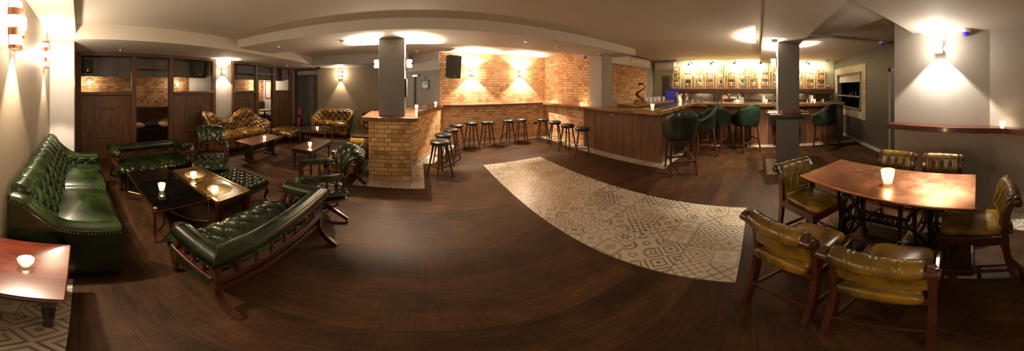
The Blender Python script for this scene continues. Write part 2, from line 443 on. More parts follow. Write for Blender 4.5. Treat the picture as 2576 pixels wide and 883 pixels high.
M['screenwood'] = [wood('stained_oak_%s' % a, (.026, .010, .003), (.135, .056, .018), i, .5, .0, .8, .2) for i, a in enumerate('xyz')]
M['barwood'] = [wood('bar_walnut_%s' % a, (.05, .022, .010), (.20, .09, .038), i, .5, .15, .8, .2) for i, a in enumerate('xyz')]
M['elm'] = [wood('live_edge_elm_%s' % a, (.16, .07, .024), (.46, .24, .09), i, .2, .5, .7, .15) for i, a in enumerate('xyz')]
M['ledge'] = [wood('ledge_walnut_%s' % a, (.075, .036, .018), (.26, .135, .065), i, .25, .4, .9, .1) for i, a in enumerate('xyz')]
M['blackwood'] = [wood('ebonised_wood_%s' % a, (.012, .008, .006), (.04, .026, .018), i, .35, .3, 1.2) for i, a in enumerate('xyz')]
M['pine'] = [wood('pale_pine_%s' % a, (.45, .26, .1), (.7, .46, .22), i, .5, 0, 1.2) for i, a in enumerate('xyz')]
M['redtop'] = wood('rosewood_top', (.05, .008, .004), (.17, .032, .012), 1, .22, .6, .8, .03)
M['brass'] = plain('polished_brass', (.62, .40, .13), .22, 1, var=.1)
M['oldbrass'] = plain('aged_brass', (.42, .26, .09), .32, 1, var=.2)
M['iron'] = plain('black_cast_iron', (.018, .016, .015), .35, .6, var=.2)
M['blackpaint'] = plain('matt_black', (.012, .012, .012), .5, var=.2)
M['blackgrille'] = plain('speaker_grille', (.015, .015, .015), .7, var=.3, scale=300)
M['white'] = plain('white_plastic', (.74, .70, .64), .4, var=.02)
M['steel'] = plain('brushed_steel', (.55, .53, .5), .3, 1, var=.1)
M['purple'] = NT('violet_dome').set(Base__Color=(.10, .03, .6), Roughness=.1, Coat__Weight=1., Emission__Color=(.2, .05, 1), Emission__Strength=.06)
M['red'] = plain('signal_red', (.45, .03, .02), .4)
M['wax'] = NT('candle_wax').set(Base__Color=(.9, .82, .68), Roughness=.5, Emission__Color=(1, .72, .4), Emission__Strength=1.5)  # emission stands in for flame light inside the wax
M['flame'] = glow('candle_flame', (1, .75, .4), 60)
M['votive'] = thinglass('votive_glass', (1, .97, .92), .22, (1, .86, .68), .16, .05)  # slight emission imitates the glass being lit by its flame
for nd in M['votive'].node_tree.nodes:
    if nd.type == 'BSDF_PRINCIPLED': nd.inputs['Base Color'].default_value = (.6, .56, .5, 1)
M['cup'] = thinglass('clear_glass', (1, 1, 1), .1, (1, .85, .6), .18, .03)
M['smoke'] = thinglass('smoked_glass', (.10, .095, .09), 0, (1, 1, 1), .35, .03)
k = NT('smoked_glass_top'); M['smoke'] = thinglass('smoked_glass_top', (.05, .048, .045), 0, (1, 1, 1), .5, .02)
for nd in M['smoke'].node_tree.nodes:
    if nd.type == 'BSDF_PRINCIPLED': nd.inputs['Base Color'].default_value = (.004, .004, .004, 1)
WARM = (1, .81, .60); CAND = (1, .72, .43); BARL = (1, .87, .58)

# ---------------------------------------------------------------- camera (a stitched panorama: 272 degrees wide)
cam = bpy.data.cameras.new('camera'); cam.type = 'PANO'; cam.panorama_type = 'EQUIRECTANGULAR'
F = 543.0
cam.latitude_max = 220.5/F; cam.latitude_min = -(883-220.5)/F
cam.longitude_min = -1288/F; cam.longitude_max = 1288/F
cam.clip_start = .02
co = bpy.data.objects.new('camera', cam); COL.objects.link(co)
co.location = (0, 0, 1.62); co.rotation_euler = (PI/2, 0, -.4322); sc.camera = co

# ---------------------------------------------------------------- room shell
def wallbox(name, x0, y0, x1, y1, z0, z1, m):
    return struct(name, MB().box(x0, y0, z0, x1, y1, z1), m)
struct('floor', MB().box(-7, -3.6, -.1, 8.6, 8.2, 0), M['floor'])
struct('ceiling', MB().box(-7, -3.6, 2.65, 8.6, 8.2, 2.75), M['ceil'])
def tiles(name, x0, y0, x1, y1, ox, oy, label):
    struct(name, MB().box(x0, y0, 0, x1, y1, .004), tilemat('cement_tiles_'+name, ox, oy), label=label)
tiles('floor_tile_strip', 1.27, .13, 2.6, 4.13, 1.27, .13, 'long strip of patterned cement tiles across the middle of the dark floor')
tiles('floor_tile_pillar', -1.02, 3.2, .09, 5.0, -1.02, 3.2, 'patterned tile border round the brick pillar')
struct('floor_tile_lowwall', MB().prism([(-.1, 4.4), (.30, 4.4), (1.05, 5.86), (3.72, 5.86), (3.72, 6.2), (.6, 6.2)], 0, .0035), tilemat('cement_tiles_lowwall', .1, .1))
struct('floor_tile_bar', MB().prism([(3.72, 6.2), (3.72, 1.72), (5.72, 1.72), (5.72, -2.85), (6.05, -2.85), (6.05, 1.95), (4.1, 1.95), (4.1, 6.2)], 0, .0035), tilemat('cement_tiles_bar', 3.72, 1.72))
tiles('floor_tile_column', 3.79, -1.06, 4.72, -.16, 3.79, -1.06, 'square of patterned tiles round the grey column')
tiles('floor_tile_wall', -.3, -2.33, 2.0, -1.95, .1, .0, 'patterned tile strip along the wall behind the copper table')
tiles('floor_tile_corner', -1.32, -.5, -.36, -.04, -1.32, -.48, 'patch of patterned tiles under the rosewood side table')

wallbox('wall_woven', -4.9, -.62, -.3, -.5, 0, 2.65, M['weave'])
wallbox('wall_return', -.42, -2.45, -.3, -.62, 0, 2.65, M['grey'])
wallbox('wall_back', -.42, -2.45, 1.3, -2.33, 0, 2.65, M['grey'])
struct('wall_angled', MB().prism([(1.26, -2.33), (2.37, -1.74), (2.76, -2.86), (1.26, -2.86)], 0, 2.65), M['grey'])
hb = MB()                                                              # wall round the serving hatch
for a in ((2.7, 5.4, 0, 2.65), (7.2, 7.72, 0, 2.65), (5.4, 7.2, 0, .98), (5.4, 7.2, 2.06, 2.65)): hb.box(a[0], -2.95, a[2], a[1], -2.8, a[3])
struct('wall_hatch', hb, M['darkgrey'])
kit = MB()
kit.box(5.1, -4.6, .3, 7.6, -4.5, 2.5); kit.box(5.0, -4.5, .3, 5.1, -2.95, 2.5); kit.box(7.6, -4.5, .3, 7.7, -2.95, 2.5); kit.box(5.0, -4.5, .3, 7.7, -2.95, .4); kit.box(5.0, -4.5, 2.4, 7.7, -2.95, 2.5)
struct('wall_kitchen', kit, M['blackpaint'])
wallbox('wall_bar', 7.6, -2.95, 7.72, 4.1, 0, 2.65, plain('bar_wall_paint', (.62, .60, .42), .5, var=.04))
wallbox('wall_nook', 7.0, 3.95, 7.72, 4.07, 0, 2.65, M['grey'])
wallbox('wall_nook_brick', 4.51, 3.95, 7.0, 4.07, 0, 2.65, M['brick'])
wallbox('column_brick_end', 4.08, 3.61, 4.51, 4.03, 0, 2.65, M['grey'])
wallbox('wall_side_brick', 4.08, 4.03, 4.2, 6.29, 0, 2.65, M['brick'])
wallbox('wall_rear_brick', .61, 6.17, 4.2, 6.29, 0, 2.65, M['brick'])
wallbox('wall_wallpaper', -3.68, 7.3, .0, 7.42, 0, 2.65, M['dots'])
wallbox('wall_recess', -4.87, 7.55, -3.6, 7.67, 0, 2.65, M['darkgrey'])
wallbox('wall_recess_side', -3.72, 7.3, -3.68, 7.6, 0, 2.65, M['darkgrey'])
# angled wall with the fire door
dx, dy = -.91, .93; L = hyp(dx, dy); ux, uy = dx/L, dy/L; nx, ny = uy, -ux      # along, and outward (into corridor)
def onw(t, o): return (.61+ux*t+nx*o, 6.17+uy*t+ny*o)
def slab(t0, t1, o0, o1): return [onw(t0, o0), onw(t1, o0), onw(t1, o1), onw(t0, o1)]
w = MB(); w.prism(slab(0, .12, 0, .12), 0, 2.65); w.prism(slab(1.16, 1.6, 0, .12), 0, 2.65); w.prism(slab(.12, 1.16, 0, .12), 2.1, 2.65)
struct('wall_door_angle', w, M['grey'])
struct('trim_door_bulkhead', MB().prism(slab(0, 1.32, -.07, .0), 2.13, 2.65), M['lilac'])
w = MB(); w.prism(slab(.12, .18, .0, .1), 0, 2.1); w.prism(slab(1.10, 1.16, .0, .1), 0, 2.1); w.prism(slab(.12, 1.16, .0, .1), 2.04, 2.1)
w.prism(slab(1.06, 1.105, -.002, .1), 0, 2.06, 1)  # dark jamb strip: shade on the frame put into its colour
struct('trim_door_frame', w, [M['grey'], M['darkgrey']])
d = struct('door_1', MB().prism(slab(.18, 1.10, .05, .09), 0, 2.04), M['grey'], label='grey fire door with framed print beyond the brick counter')
obj('door_handle', MB().bar((*onw(.2, .03), 1.02), (*onw(1.05, .03), 1.0), .03, .035), M['steel'], d)
# grey column the light hangs on, between the two booths, and the pale one by the long green sofa
wallbox('column_booths', -6.2, 3.44, -4.75, 4.02, 0, 2.4, M['grey'])
wallbox('column_left', -4.9, -.6, -3.58, -.09, 0, 2.4, M['lilac'])
# booths behind the timber screens
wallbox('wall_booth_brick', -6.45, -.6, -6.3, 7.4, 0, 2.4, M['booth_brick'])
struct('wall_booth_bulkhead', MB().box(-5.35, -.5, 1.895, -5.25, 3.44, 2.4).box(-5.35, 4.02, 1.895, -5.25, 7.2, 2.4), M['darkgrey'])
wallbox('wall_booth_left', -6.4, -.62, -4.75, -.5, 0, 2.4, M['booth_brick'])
wallbox('wall_booth_end', -6.4, 7.2, -4.8, 7.32, 0, 2.4, M['lilac'])
# ceiling drops
struct('ceiling_drop_booths', MB().box(-6.45, -.6, 2.40, -3.4, 7.6, 2.65), M['ceil'])
struct('ceiling_drop_lamps', MB().box(-3.4, -.62, 2.49, -.3, -.06, 2.65), M['ceil'])
struct('beam_bar', MB().box(-.3, -.83, 2.49, 7.6, -.08, 2.65), M['ceil'])
struct('beam_middle', MB().box(-3.4, 3.05, 2.47, 4.79, 4.14, 2.65), M['ceil'])
struct('ceiling_drop_rear', MB().box(-3.4, 6.3, 2.35, -.3, 7.35, 2.65), M['grey'])
struct('ceiling_drop_recess', MB().box(-4.87, 7.3, 2.33, -3.6, 7.6, 2.40), M['darkgrey'])
struct('ceiling_drop_table', MB().prism([(2.20, -2.0), (1.44, -.52), (.3, -.52), (.3, -2.4), (1.3, -2.4)], 2.345, 2.65), M['ceil'])
struct('ceiling_drop_hatch', MB().box(3.95, -2.9, 2.60, 7.6, -.83, 2.65), M['ceil'])
# skirtings
struct('baseboard_hatch', MB().box(2.72, -2.8, 0, 7.0, -2.78, .09), M['grey'], .004)
struct('baseboard_back', MB().box(-.3, -2.33, 0, 1.27, -2.31, .1), M['grey'], .004)
PZA = Vector((1.26, -2.33)); PZB = Vector((2.37, -1.74)); PZT = (PZB-PZA).normalized(); PZN = Vector((-PZT.y, PZT.x))
def pz(s_, o): p = PZA+PZT*s_+PZN*o; return (p.x, p.y)
PZL = (PZB-PZA).length
struct('baseboard_angled', MB().prism([pz(0, 0), pz(PZL, 0), pz(PZL, .02), pz(0, .02)], 0, .1), M['grey'], .004)
# grey columns
C1 = (-.68, 3.62, -.24, 4.02)
struct('column_middle', MB().box(C1[0], C1[1], 1.135, C1[2], C1[3], 2.47), M['colgrey'], .012)
struct('column_bar', MB().box(4.04, -.79, 0, 4.46, -.38, 2.49), M['colgrey'], .012)
# brick pillar and the low brick wall that runs from it to the rear wall
struct('wall_low_brick', MB().prism([(-.81, 3.43), (-.125, 3.45), (-.145, 4.18), (.70, 6.17), (.45, 6.17), (-.42, 4.2), (-.84, 4.2)], .05, 1.074), M['brick2'])
struct('baseboard_low_brick', MB().prism([(-.83, 3.41), (-.105, 3.43), (-.125, 4.17), (.72, 6.17), (.43, 6.17), (-.44, 4.22), (-.86, 4.22)], 0, .055), M['grey'], .004)
struct('trim_pillar_corner', MB().box(-.135, 3.435, .05, -.118, 3.46, 1.07), M['grey'])
# the low brick front under the side ledge is the wall itself; doors in the shell
struct('door_2', MB().box(-4.36, 7.50, 0, -3.72, 7.55, 2.02).box(-4.40, 7.49, 0, -4.36, 7.56, 2.06).box(-4.40, 7.49, 2.02, -3.72, 7.56, 2.06), M['darkgrey'], label='dark grey door in the recess beside the wallpapered wall')
m = MB(); m.box(3.2, -2.8, 0, 3.92, -2.775, 1.98); m.cur = 1; m.box(3.92, -2.8, 0, 4.0, -2.77, 2.05); m.box(3.14, -2.8, 1.98, 4.0, -2.77, 2.05)
struct('door_3', m, [plain('teal_door', (.05, .085, .10), .45), M['grey']], label='teal door half hidden by the angled wall')
m = MB(); m.box(7.55, 3.22, 0, 7.6, 3.62, 2.1); m.cur = 1; m.box(7.535, 3.3, .05, 7.55, 3.55, 2.03)
struct('door_4', m, [M['grey'], M['darkgrey']], label='narrow door beside the bottle racks')
# fire-exit wall panel in the far booth
m = MB(); m.box(-6.2, 7.18, 1.15, -5.86, 7.2, 1.18); m.box(-6.2, 7.18, 1.87, -5.86, 7.2, 1.9); m.box(-6.2, 7.18, 1.18, -6.17, 7.2, 1.87); m.box(-5.89, 7.18, 1.18, -5.86, 7.2, 1.87)
struct('trim_1', m, M['oldbrass'])
# ---------------------------------------------------------------- wall lamps
SW = 185
def sconce(name, label, loc, nrm, wu=1.0, wd=1.0, group=None, ang=104, col=None, fill=.08):
    col = col or WARM
    """small up-and-down wall lamp: two pale bowls, a collar, a wall plate"""
    rz = face(*nrm); t = thing(name, label, 'wall lamp', loc, rz, group)
    obj('wall_plate', MB().box(-.035, -.07, -.05, .035, -.055, .05), M['white'], t, .006)
    obj('arm', MB().rod((0, -.06, 0), (0, -.02, 0), .012), M['steel'], t)
    for s_ in (1, -1):
        p = [(.018, .004), (.04, .012), (.052, .035), (.05, .06), (.044, .072), (.036, .072), (.036, .05), (.02, .02)]
        obj('bowl', MB().lathe([(r, z*s_) for r, z in p], n=20), M['lampwhite'], t)
        obj('bulb', MB().ball((0, 0, s_*.05), (.022, .022, .018)), M['bulbglow'], t)
    spot('uplight', (0, 0, .078), (0, 0, 1), SW*wu, col, ang+26, .35, .02, t)
    spot('downlight', (0, 0, -.078), (0, 0, -1), SW*wd, col, ang, .22, .02, t)
    point('glow_light', (0, .13, 0), SW*fill, col, .045, t)
    return t
M['lampwhite'] = NT('opal_lamp').set(Base__Color=(.8, .76, .7), Roughness=.35, Emission__Color=(1, .82, .6), Emission__Strength=1.2)
M['bulbglow'] = glow('lamp_bulb', (1, .82, .58), 25)
sconce('wall_sconce', 'small round wall lamp on the brick wall just right of the black speaker', (1.53, 6.095, 2.06), (0, -1))
sconce('wall_sconce', 'small round wall lamp on the brick wall nearest the brick corner', (3.13, 6.095, 2.06), (0, -1))
sconce('wall_sconce', 'small wall lamp on the left side of the grey column on the brick pillar', (-.755, 3.83, 2.05), (-1, 0))
sconce('wall_sconce', 'small wall lamp on the right side of the grey column on the brick pillar', (-.165, 3.83, 2.05), (1, 0))
sconce('wall_sconce', 'small wall lamp on the grey strip of wall between the two timber screens', (-4.675, 3.7, 2.07), (1, 0), .45, .45, fill=.03)
sconce('wall_sconce', 'round wall lamp on the grey angled wall above the copper table', (1.805-.463*.075, -2.035+.886*.075, 2.12), (-.463, .886), .65, .7, None, 100, (1, .88, .74), .05)
sconce('wall_sconce', 'small wall lamp on the left side of the grey column before the bar', (4.25, -.305, 2.12), (0, 1))
sconce('wall_sconce', 'small wall lamp on the bar side of the grey column, hidden behind it', (4.535, -.585, 2.12), (1, 0), 1, .6)

M['copper_lamp'] = plain('brushed_copper', (.55, .26, .17), .35, 1, var=.12)
M['diffuser'] = glow('lit_diffuser', (1, .84, .66), 9)
def copper_sconce(label, loc, nrm, s=1.0, w=1.0):
    """copper wall lamp of stepped half cylinders: copper bands between glowing bands"""
    t = thing('copper_sconce', label, 'wall lamp', loc, face(*nrm))
    def half(r, z0, z1, th=.004):
        n = 28; o = [(r*cos(PI*i/n), r*sin(PI*i/n)) for i in range(n+1)]; i_ = [((r-th)*cos(PI*i/n), (r-th)*sin(PI*i/n)) for i in range(n, -1, -1)]
        return MB().prism(o+i_, z0, z1)
    obj('back_plate', MB().box(-.085*s, -.012, -.19*s, .085*s, 0, .19*s), M['copper_lamp'], t, .003)
    for z0, z1, r in ((-.19, -.165, .07), (-.10, -.04, .085), (.04, .10, .085), (.165, .19, .07)): obj('copper_band', half(r*s, z0*s, z1*s), M['copper_lamp'], t)
    for z0, z1, r in ((-.165, -.10, .066), (-.04, .04, .098), (.10, .165, .066)): obj('diffuser_band', half(r*s, z0*s, z1*s, .003), M['diffuser'], t)
    spot('uplight', (0, .05*s, .2*s), (0, .1, 1), SW*.36*w, WARM, 110, .4, .03, t)
    spot('downlight', (0, .05*s, -.2*s), (0, .1, -1), SW*.6*w, WARM, 72, .35, .03, t)
    point('side_glow', (0, .16*s, 0), SW*.14*w, WARM, .05, t)
    return t
copper_sconce('large stepped copper wall lamp nearest the camera, above the long green sofa', (-1.55, -.497, 2.115), (0, 1), 1.08, 1.1)
copper_sconce('stepped copper wall lamp at the far end of the woven wallpaper, by the pale column', (-2.98, -.497, 2.08), (0, 1), 1.0, 1.0)
copper_sconce('stepped copper wall lamp on the dotted wallpaper above the two-seat sofa', (-2.76, 7.297, 2.11), (0, -1), 1.0, 1.0)

def booth_lamp(label, loc, nrm, w=10):
    t = thing('globe_wall_light', label, 'wall lamp', loc, face(*nrm))
    obj('wall_plate', MB().lathe([(.05, 0), (.05, .012), (0, .012)], n=16), M['oldbrass'], t).rotation_euler = (-PI/2, 0, 0)
    t.children[0].location = (0, -.12, -.03)
    obj('arm', MB().tube(spline([(0, -.11, -.03), (0, -.05, -.06), (0, 0, -.06), (0, 0, -.03)]), .008, 8), M['oldbrass'], t)
    obj('globe', MB().lathe([(.012, .075), (.03, .05), (.055, .01), (.06, -.03), (.04, -.07), (0, -.082)], n=18), M['globeglow'], t)
    point('bulb_light', (0, .09, -.02), w, WARM, .05, t)
M['globeglow'] = glow('lit_globe', (1, .80, .5), 14)
booth_lamp('lit globe lamp in the first booth, under the left black speaker', (-6.18, .27, 1.78), (1, 0))
booth_lamp('lit globe lamp in the first booth, seen right of its doorway', (-6.18, 3.0, 1.75), (1, 0), 6)
booth_lamp('lit globe lamp in the second booth, seen at its doorway edge', (-6.18, 6.6, 1.75), (1, 0), 22)
# ---------------------------------------------------------------- timber booth screens
SX = -4.75
def screen(label, y0, posts, opening, sold, y1):
    """posts: list of (ya,yb); opening: (ya,yb) doorway; sold: list of (ya,yb, moulding ya,yb, za,zb)"""
    t = thing('booth_screen', label, 'timber screen', (SX, 0, 0))
    W = M['screenwood']
    for a, b in posts: obj('post', MB().box(-.05, a, 0, .05, b, 2.40), W[2], t, .006)
    obj('top_rail', MB().box(-.045, y0, 2.325, .06, y1, 2.40), W[1], t, .005)
    obj('transom', MB().box(-.03, opening[0], 2.05, .035, opening[1], 2.11), W[1], t, .005)
    for a, b, ma, mb_, za, zb in sold:
        obj('sill_rail', MB().box(-.06, a-.02, 1.455, .075, b+.02, 1.525), W[1], t, .008)
        p = obj('solid_panel', MB().box(-.025, a, 0, .015, b, 1.46), W[2], t)
        obj('skirting', MB().box(-.03, a, 0, .05, b, .17).box(-.03, a, .17, .035, b, .19), W[1], p, .006)
        m = MB(); c = .045
        m.box(.012, ma, za, .034, ma+c, zb+.03); m.box(.012, mb_-c, za, .034, mb_, zb+.03); m.box(.012, ma+c, zb-c, .034, mb_-c, zb); m.box(.012, ma+c, za, .034, mb_-c, za+c)
        obj('moulding', m, W[2], p, .008)
    return t
screen('first timber booth screen, beside the pale column, with cushions seen through its doorway', -.09, [(-.09, .03), (1.16, 1.27), (2.07, 2.19), (3.33, 3.44)], (1.27, 2.07),
       [(.03, 1.16, .29, .84, .49, 1.20), (2.19, 3.33, 2.50, 3.02, .5, 1.16)], 3.44)
screen('second timber booth screen, beyond the two-humped sofa, with tables seen through its doorway', 4.02, [(4.02, 4.11), (5.0, 5.14), (5.87, 6.03), (6.93, 7.15)], (5.14, 5.87),
       [(4.11, 5.0, 4.35, 4.80, .55, 1.18), (6.03, 6.93, 6.28, 6.72, .5, 1.16)], 7.15)
# booth benches, cushions, tables
def bench(label, y0, y1):
    t = thing('booth_bench', label, 'bench', (-6.0, 0, 0))
    obj('seat', MB().box(-.3, y0, .40, .18, y1, .45), M['darkwood'][1], t, .008)
    obj('plinth', MB().box(-.3, y0, 0, .12, y1, .40), M['blackwood'][1], t)
    obj('backrest', MB().box(-.3, y0, .45, -.24, y1, 1.0), M['screenwood'][1], t, .006)
    obj('cap_rail', MB().box(-.3, y0, .98, -.2, y1, 1.03), M['screenwood'][1], t, .006)
bench('dark wooden bench along the brick back wall of the first booth', -.45, 3.42)
bench('dark wooden bench along the brick back wall of the second booth', 4.06, 7.15)
M['cream_cloth'] = plain('cream_cloth', (.62, .47, .25), .9, var=.15, scale=30)
M['navy_cloth'] = plain('navy_cloth', (.02, .016, .03), .9)
def pillow(label, x, y, m, rz=0, s=.44):
    o = solo('scatter_cushion', label, 'cushion', MB().cushion((0, 0, .06), (s*.8, s, .13), .5, .25), m); o.location = (x, y, .462); o.rotation_euler = (0, .03, rz)
pillow('cream cushion at the left end of the first booth bench, seen through its doorway', -5.98, 1.62, M['cream_cloth'], .1)
pillow('dark navy cushion between the two cream ones on the first booth bench', -6.0, 2.06, M['navy_cloth'], 0, .4)
pillow('cream cushion right of the navy one on the first booth bench', -5.98, 2.55, M['cream_cloth'], -.1, .5)
pillow('cream cushion under the tables in the second booth', -5.95, 5.5, M['cream_cloth'], .1)
pillow('dark cushion beside the cream one in the second booth', -5.98, 6.1, M['navy_cloth'], .0)
pillow('pale cushion at the far end of the second booth bench', -5.95, 6.72, M['cream_cloth'], -.1)
def booth_table(label, x, y, r, top):
    t = thing('pedestal_table', label, 'table', (x, y, 0))
    obj('tabletop', MB().lathe([(r-.01, .72), (r, .73), (r, .75), (r-.01, .76)], n=28), top, t)
    obj('column', MB().rod((0, 0, .03), (0, 0, .72), .035, n=12), M['iron'], t)
    obj('base', MB().lathe([(.2, 0), (.2, .015), (.05, .04), (.035, .05)], n=20), M['iron'], t)
booth_table('round wooden table in the first booth, right part of its doorway', -5.25, 2.45, .33, M['elm'][1])
booth_table('nearer round-topped table in the second booth', -5.35, 5.45, .34, plain('pale_tabletop', (.5, .42, .34), .35))
booth_table('farther small table in the second booth', -5.5, 6.35, .28, plain('pale_tabletop_b', (.5, .42, .34), .35))

# ---------------------------------------------------------------- loudspeakers
def speaker(label, loc, rz, w=.30, h=.5, d=.3, tilt=.12):
    t = thing('mounted_loudspeaker', label, 'speaker', loc, rz)
    poly = [(-w/2, d/2), (w/2, d/2), (w*.36, -d/2), (-w*.36, -d/2)]
    R = Matrix.Rotation(-tilt, 4, 'X')
    m = MB(); m.M = R; m.prism(poly, -h/2, h/2); c = obj('cabinet', m, M['blackpaint'], t, .012)
    m = MB(); m.M = R; m.box(-w/2+.012, d/2, -h/2+.015, w/2-.012, d/2+.012, h/2-.015); g = obj('grille', m, M['blackgrille'], t, .006)
    m = MB(); m.M = R; z = -h/2+.05
    m.box(-.018, d/2+.012, z-.02, .018, d/2+.015, z+.02)
    for i in range(3): m.box(-.012, d/2+.015, z-.012+i*.009, .012, d/2+.016, z-.008+i*.009, 1)
    obj('badge', m, [M['steel'], M['blackpaint']], g)
    m = MB(); m.M = R; m.box(-w*.3, -d*.45, h/2, w*.3, d*.2, h/2+.012); obj('top_plate', m, M['iron'], t)
    m = MB(); m.M = R; m.rod((0, -d*.48, 0), (0, -d*.5-.1, 0), .03, n=12); obj('wall_bracket', m, M['iron'], t)
speaker('black loudspeaker hung on the rear brick wall left of its lamps', (.93, 5.88, 2.2), face(-.05, -1)+.32, .36, .62, .36)
speaker('black loudspeaker hung in the first booth, above its left globe lamp', (-5.06, .19, 2.14), face(1, 0)-.06, .22, .32, .17)
speaker('black loudspeaker hung in the first booth, seen at its far right end', (-5.04, 3.12, 2.15), face(1, -.35), .25, .42, .2)

# ---------------------------------------------------------------- ceiling fittings
def detector(label, x, y, z, s=1):
    t = thing('smoke_detector', label, 'smoke detector', (x, y, z))
    obj('base', MB().lathe([(.055*s, 0), (.055*s, -.014), (.05*s, -.018)], n=20), M['white'], t)
    obj('head', MB().lathe([(.047*s, -.018), (.046*s, -.032), (.036*s, -.045), (.014*s, -.05), (0, -.05)], n=20), M['white'], t)
    obj('vent_ring', MB().lathe([(.0475*s, -.024), (.0475*s, -.030)], n=20), M['darkgrey'], t)
detector('smoke detector on the ceiling beam left of the brick pillar column', -1.31, 3.57, 2.47)
detector('smoke detector under the dropped ceiling above the two-humped sofa', -3.55, 2.85, 2.40)
detector('smoke detector on the ceiling beam in front of the brick corner', 2.64, 3.53, 2.47, 1.15)
detector('smoke detector on the ceiling beam just left of the grey bar column', 3.88, -.3, 2.49, 1.15)
detector('small smoke detector on the far end of the beam near the bottle racks', 6.85, -.33, 2.49)
detector('smoke detector at the ceiling before the fire door', -.05, 5.95, 2.65)
def emlight(label, x, y, z, c=(.1, 1, .35)):
    t = thing('mounted_emergency_light', label, 'emergency light', (x, y, z))
    obj('rim', MB().lathe([(.028, 0), (.042, 0), (.042, -.004), (.03, -.007), (.028, 0)], n=20), M['steel'], t)
    obj('indicator', MB().ball((.0, 0, -.006), (.012, .012, .006), 8, 4), glow('green_led', c, 6), t)
emlight('small green-lit emergency light on the ceiling beam left of the pillar', -2.66, 3.51, 2.47)
emlight('small green-lit emergency light above the second booth screen', -4.36, 6.23, 2.40)
emlight('small green-lit emergency light on the beam before the rear brick wall', 1.87, 3.46, 2.47)
emlight('small green-lit emergency light above the first booth screen', -4.31, .82, 2.40)
def cctv(label, x, y, z, s=1.0):
    t = thing('mounted_dome_camera', label, 'security camera', (x, y, z))
    obj('housing', MB().lathe([(.055*s, 0), (.06*s, -.012), (.06*s, -.04), (.054*s, -.046)], n=22), M['white'], t)
    obj('dome', MB().lathe([(.05*s, -.044), (.047*s, -.062), (.034*s, -.082), (.014*s, -.092), (0, -.094)], n=18), M['purple'], t)
    obj('lens', MB().ball((.0, 0, -.07), .022*s, 10, 6), M['blackpaint'], t)
cctv('violet-domed security camera on the beam end above the side brick wall', 3.9, 4.02, 2.47, 1.1)
cctv('violet-domed security camera on the ceiling of the hatch alcove', 3.78, -2.46, 2.60, 1.1)
cctv('violet-domed security camera on the low ceiling over the copper table', 1.49, -2.15, 2.345, 1.1)
cctv('small violet-domed security camera above the leftmost bottle rack', 7.2, 2.88, 2.65)
cctv('small violet-domed security camera above the rightmost bottle rack', 7.25, -2.42, 2.65)
t = thing('mounted_alarm_sounder', 'red fire alarm sounder under the beam by the grey brick-end column', 'alarm', (4.0, 3.56, 2.47))
obj('base', MB().lathe([(.05, 0), (.05, -.02)], n=18), M['white'], t); obj('sounder', MB().lathe([(.042, -.02), (.042, -.06), (.03, -.075), (0, -.075)], n=18), M['red'], t)
t = thing('mounted_alarm_sounder', 'small red fire alarm sounder left of the bottle racks', 'alarm', (7.58, 3.03, 2.28), face(-1, 0))
o = obj('base', MB().lathe([(.045, 0), (.045, .02)], n=18), M['white'], t); o.rotation_euler = (-PI/2, 0, 0); o = obj('sounder', MB().lathe([(.04, .02), (.04, .06), (.028, .075), (0, .075)], n=18), M['red'], t); o.rotation_euler = (-PI/2, 0, 0)
t = thing('sensor_box', 'small white sensor box in the ceiling corner left of the brick wall', 'sensor', (.53, 6.05, 2.62), face(-.2, -1))
obj('case', MB().box(-.06, 0, -.05, .06, .08, .03), M['white'], t, .008); obj('lens', MB().ball((0, .08, -.02), (.03, .015, .02)), M['steel'], t)

# ---------------------------------------------------------------- air conditioners
def aircon(label, loc, rz, w=1.05):
    t = thing('air_conditioner', label, 'air conditioner', loc, rz)
    pr = [(0, 0), (.19, 0), (.235, .05), (.24, .22), (.2, .30), (0, .31)]
    obj('casing', MB().prof(pr, -w/2, w/2), M['white'], t, .008)
    obj('louvre', MB().box(-w/2+.05, .12, -.006, w/2-.05, .22, .012), M['white'], t, .004)
    obj('seam', MB().box(-w/2+.01, .236, .075, w/2-.01, .243, .08), M['grey'], t)
    obj('intake_grille', MB().box(-w/2+.04, .02, .305, w/2-.04, .19, .315), M['darkgrey'], t)
aircon('long white air conditioner on the brick nook wall, left of the other', (6.2, 3.95, 2.31), face(0, -1), 1.3)
aircon('white air conditioner by the bottle racks, right of the longer one', (7.59, 3.40, 2.27), face(-1, 0), .78)
solo('duct_box', 'boxed white duct between the grey brick-end column and the long air conditioner', 'duct', MB().box(4.52, 3.70, 2.30, 5.5, 3.95, 2.62), M['white'], bevel=.006)

# ---------------------------------------------------------------- small wall fittings
def on_angle(t_, o, z): q = onw(t_, o); return (q[0], q[1], z)
wrz = face(-nx, -ny)
t = thing('framed_print', 'small dark framed green print on the grey fire door', 'picture', on_angle(.62, .035, 1.72), wrz)
m = MB()
for b_ in ((-.16, -.14, .16, -.115), (-.16, .115, .16, .14), (-.16, -.14, -.135, .14), (.135, -.14, .16, .14)): m.box(b_[0], 0, b_[1], b_[2], .022, b_[3])
obj('frame', m, M['blackwood'][0], t, .003)
k = NT('green_print'); n_ = k.noise(k.obj(), 14, 4)
obj('print', MB().box(-.137, 0, -.117, .137, .01, .117), k.set(Base__Color=k.ramp(n_, [(.35, (.02, .08, .05)), (.5, (.12, .25, .16)), (.66, (.7, .72, .6))]), Roughness=.2), t)
t = thing('door_sign', 'round blue fire door sign above the framed print', 'sign', on_angle(.62, .045, 1.93), wrz)
o = obj('disc', MB().lathe([(.034, 0), (.034, .003), (0, .003)], n=24), plain('sign_blue', (.03, .09, .38), .4), t); o.rotation_euler = (-PI/2, 0, 0)
m = MB(); m.box(-.018, .0035, .004, .018, .0045, .010); m.box(-.022, .0035, -.004, .022, .0045, .002); m.box(-.016, .0035, -.013, .016, .0045, -.007); obj('lettering', m, M['white'], t)
